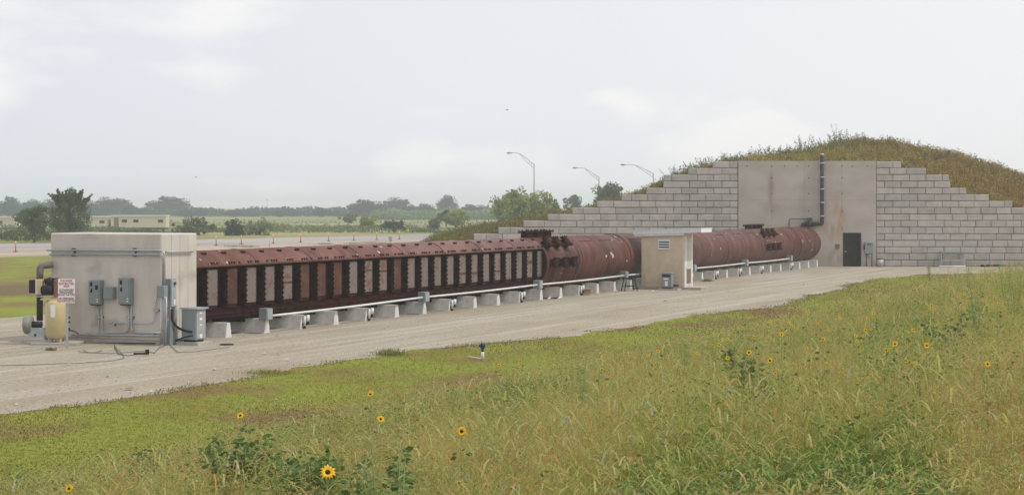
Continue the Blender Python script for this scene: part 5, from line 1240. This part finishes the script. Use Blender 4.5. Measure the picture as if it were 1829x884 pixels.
def weed(px, py, h, label, kind, seed, grp):
    rn = np.random.default_rng(seed+300); b = foot_for(px, py, h); t = thing('leafy_weed' if kind == 'leafy' else 'feathery_weed', label, 'plant', b, 0, grp); st = MB(); parts = []
    ns = 10 if kind == 'leafy' else 4
    for s in range(ns):
        a = rn.uniform(0, 6.28); l = rn.uniform(.05, .5 if kind == 'leafy' else .15); hh = h*(1 if s == 0 else rn.uniform(.5, .95)); tip = np.array([math.cos(a)*l*hh, math.sin(a)*l*hh, hh]); st.tube([(0, 0, 0), tuple(tip*.5+np.array([0, 0, .03])), tuple(tip)], [.009, .006, .003], 5)
        n = 80 if kind == 'leafy' else 80; f = rn.uniform(.15, 1, n)[:, None]; an_ = rn.uniform(0, 6.28, n); dd = np.stack([np.cos(an_), np.sin(an_), rn.uniform(-.35, .35, n) if kind == 'leafy' else rn.uniform(-.5, -.1, n)], 1)
        if kind == 'leafy': ll = rn.uniform(.02, .042, (n, 1)); c = tip*f + dd*(ll+.015+.05*(1-f)); wr = .6
        else: ll = rn.uniform(.05, .12, (n, 1))*(1.2-f*.8); c = tip*f + dd*ll*.95; wr = .10
        a_ = dd*ll; b_ = np.cross(a_, rn.normal(size=a_.shape)); b_ = b_/np.linalg.norm(b_, axis=1)[:, None]*ll*wr
        col = (.12, .185, .055) if kind == 'leafy' else (.24, .33, .11)
        parts.append(leafs(c, a_, b_, np.array([col])*(1+rn.uniform(-.2, .5, (n, 1)))))
    V, T, C = merge(parts); nmesh('leaves', V, T, C, M['foliage'], t); st.build('stem', M['stem_green'], t)
lw = [(272, 790, .75, 'dark leafy weed with upright shoots left of centre'), (300, 800, .6, 'leafy weed just right of the upright dark one'), (245, 812, .5, 'low leafy weed left of the upright dark one'), (425, 760, 1.0, 'leafy clump below the single sunflower'), (450, 775, .8, 'leafy clump right below the single sunflower'),
      (398, 775, .8, 'leafy clump left below the single sunflower'), (560, 800, .8, 'leafy weed above the largest sunflower'), (590, 790, .8, 'taller leafy weed right above the largest sunflower'), (510, 810, .7, 'leafy weed left of the largest sunflower'), (40, 860, .4, 'low leafy weed at the bottom left edge'),
      (90, 862, .4, 'low leafy weed left of the corner sunflower'), (680, 800, .8, 'leafy weed below the two middle sunflowers'), (1330, 620, .8, 'dark leafy weed among the right-hand sunflowers'), (1350, 640, .8, 'lower dark leafy weed among the right-hand sunflowers'), (1680, 555, .9, 'dark leafy weed below the farthest sunflowers')]
for i, (px, py, h, lab) in enumerate(lw): weed(px, py, h, lab, 'leafy', i, 'dark leafy weeds in the meadow')
rr_ = random.Random(12)
for j in range(26):
    lw.append((rr_.uniform(225, 780), rr_.uniform(775, 880), rr_.uniform(.5, .9), f'{ordn(j)} of the leafy weeds filling the lower left foreground'))
fw = [(1038, 640, 1.0, 'tall feathery green weed right of the riser pipe'), (1730, 462, 1.5, 'tallest feathery weed overlapping the right block wall'), (1660, 455, 1.4, 'feathery weed overlapping the wall left of the tallest'), (1800, 452, 1.5, 'feathery weed overlapping the wall at the far right'), (1760, 478, 1.1, 'shorter feathery weed right of the tallest'), (680, 770, 1.0, 'feathery green weed low in the foreground'), (710, 790, .9, 'second feathery green weed low in the foreground, to the right'),
      (1225, 585, 1.1, 'feathery weed by the lawn right of centre'), (1690, 490, 1.1, 'feathery weed in the farthest sunflower patch'), (1745, 474, 1.4, 'feathery weed close beside the tallest one'), (1815, 470, 1.3, 'shorter feathery weed at the right edge'), (1715, 476, 1.3, 'feathery weed just left of the tallest one')]
for i, (px, py, h, lab) in enumerate(fw): weed(px, py, h, lab, 'feather', 40+i, 'feathery green weeds in the meadow')
# tufts on the gravel
def tuft(px, py, rad, h, label, n, col, seed):
    rn = np.random.default_rng(seed); p = gp(px, py, .006); t_ = rn.normal(0, rad, (n, 2)); P = np.stack([p.x+t_[:, 0], p.y+t_[:, 1]*.8, np.zeros(n)], 1)
    V, T, C = blades(P-np.array(p), rn.uniform(.3, 1, n)*h, rn.uniform(.01, .022, n), rn.uniform(0, 6.28, n), rn.uniform(.2, .95, n), np.array([col])*(1+rn.uniform(-.3, .3, (n, 1))))
    o = nmesh('grass_tuft', V, T, C, M['foliage']); o.location = p; tag(o, label, 'grass tuft', 'grass tufts on the gravel')
tuft(697, 634, .20, .26, 'green grass tuft on the gravel edge in the middle', 420, (.27, .30, .09), 1)
tuft(482, 667, .30, .14, 'low flat grass tuft on the gravel edge', 500, (.30, .29, .11), 2)
tuft(1262, 503, .15, .22, 'small grass tuft on the gravel right of the shed', 300, (.24, .26, .09), 3)
tuft(90, 626, .08, .14, 'tiny grass tuft on the gravel by the sign', 120, (.2, .19, .08), 4)
tuft(330, 440, .6, .3, 'grass tuft on the dirt left of the metal stake', 300, (.22, .25, .08), 5)
for i, (px, py) in enumerate(((418, 441), (444, 441.5), (580, 437), (662, 434.5), (630, 436))): tuft(px, py, .6, .35, f'{ordn(i)} low green patch from the left on the far dirt shoulder', 260, (.22, .25, .08), 10+i)

# ------------------------------------------------------------------ haze
hz = MB().box(-3100, 3100, -300, 3100, -1.2, 17.5).build('haze', None or bpy.data.materials.new('haze'))
hm = hz.data.materials[0]; hm.use_nodes = True; t = hm.node_tree; t.nodes.remove(t.nodes['Principled BSDF'])
pv = t.nodes.new('ShaderNodeVolumePrincipled'); pv.inputs['Color'].default_value = (.86, .94, 1.0, 1); pv.inputs['Density'].default_value = .00068; pv.inputs['Anisotropy'].default_value = .2
t.links.new(pv.outputs[0], t.nodes['Material Output'].inputs['Volume']); tag(hz, 'thin pale summer haze over the fields', 'haze', kind='stuff')
hz.display_type = 'WIRE'
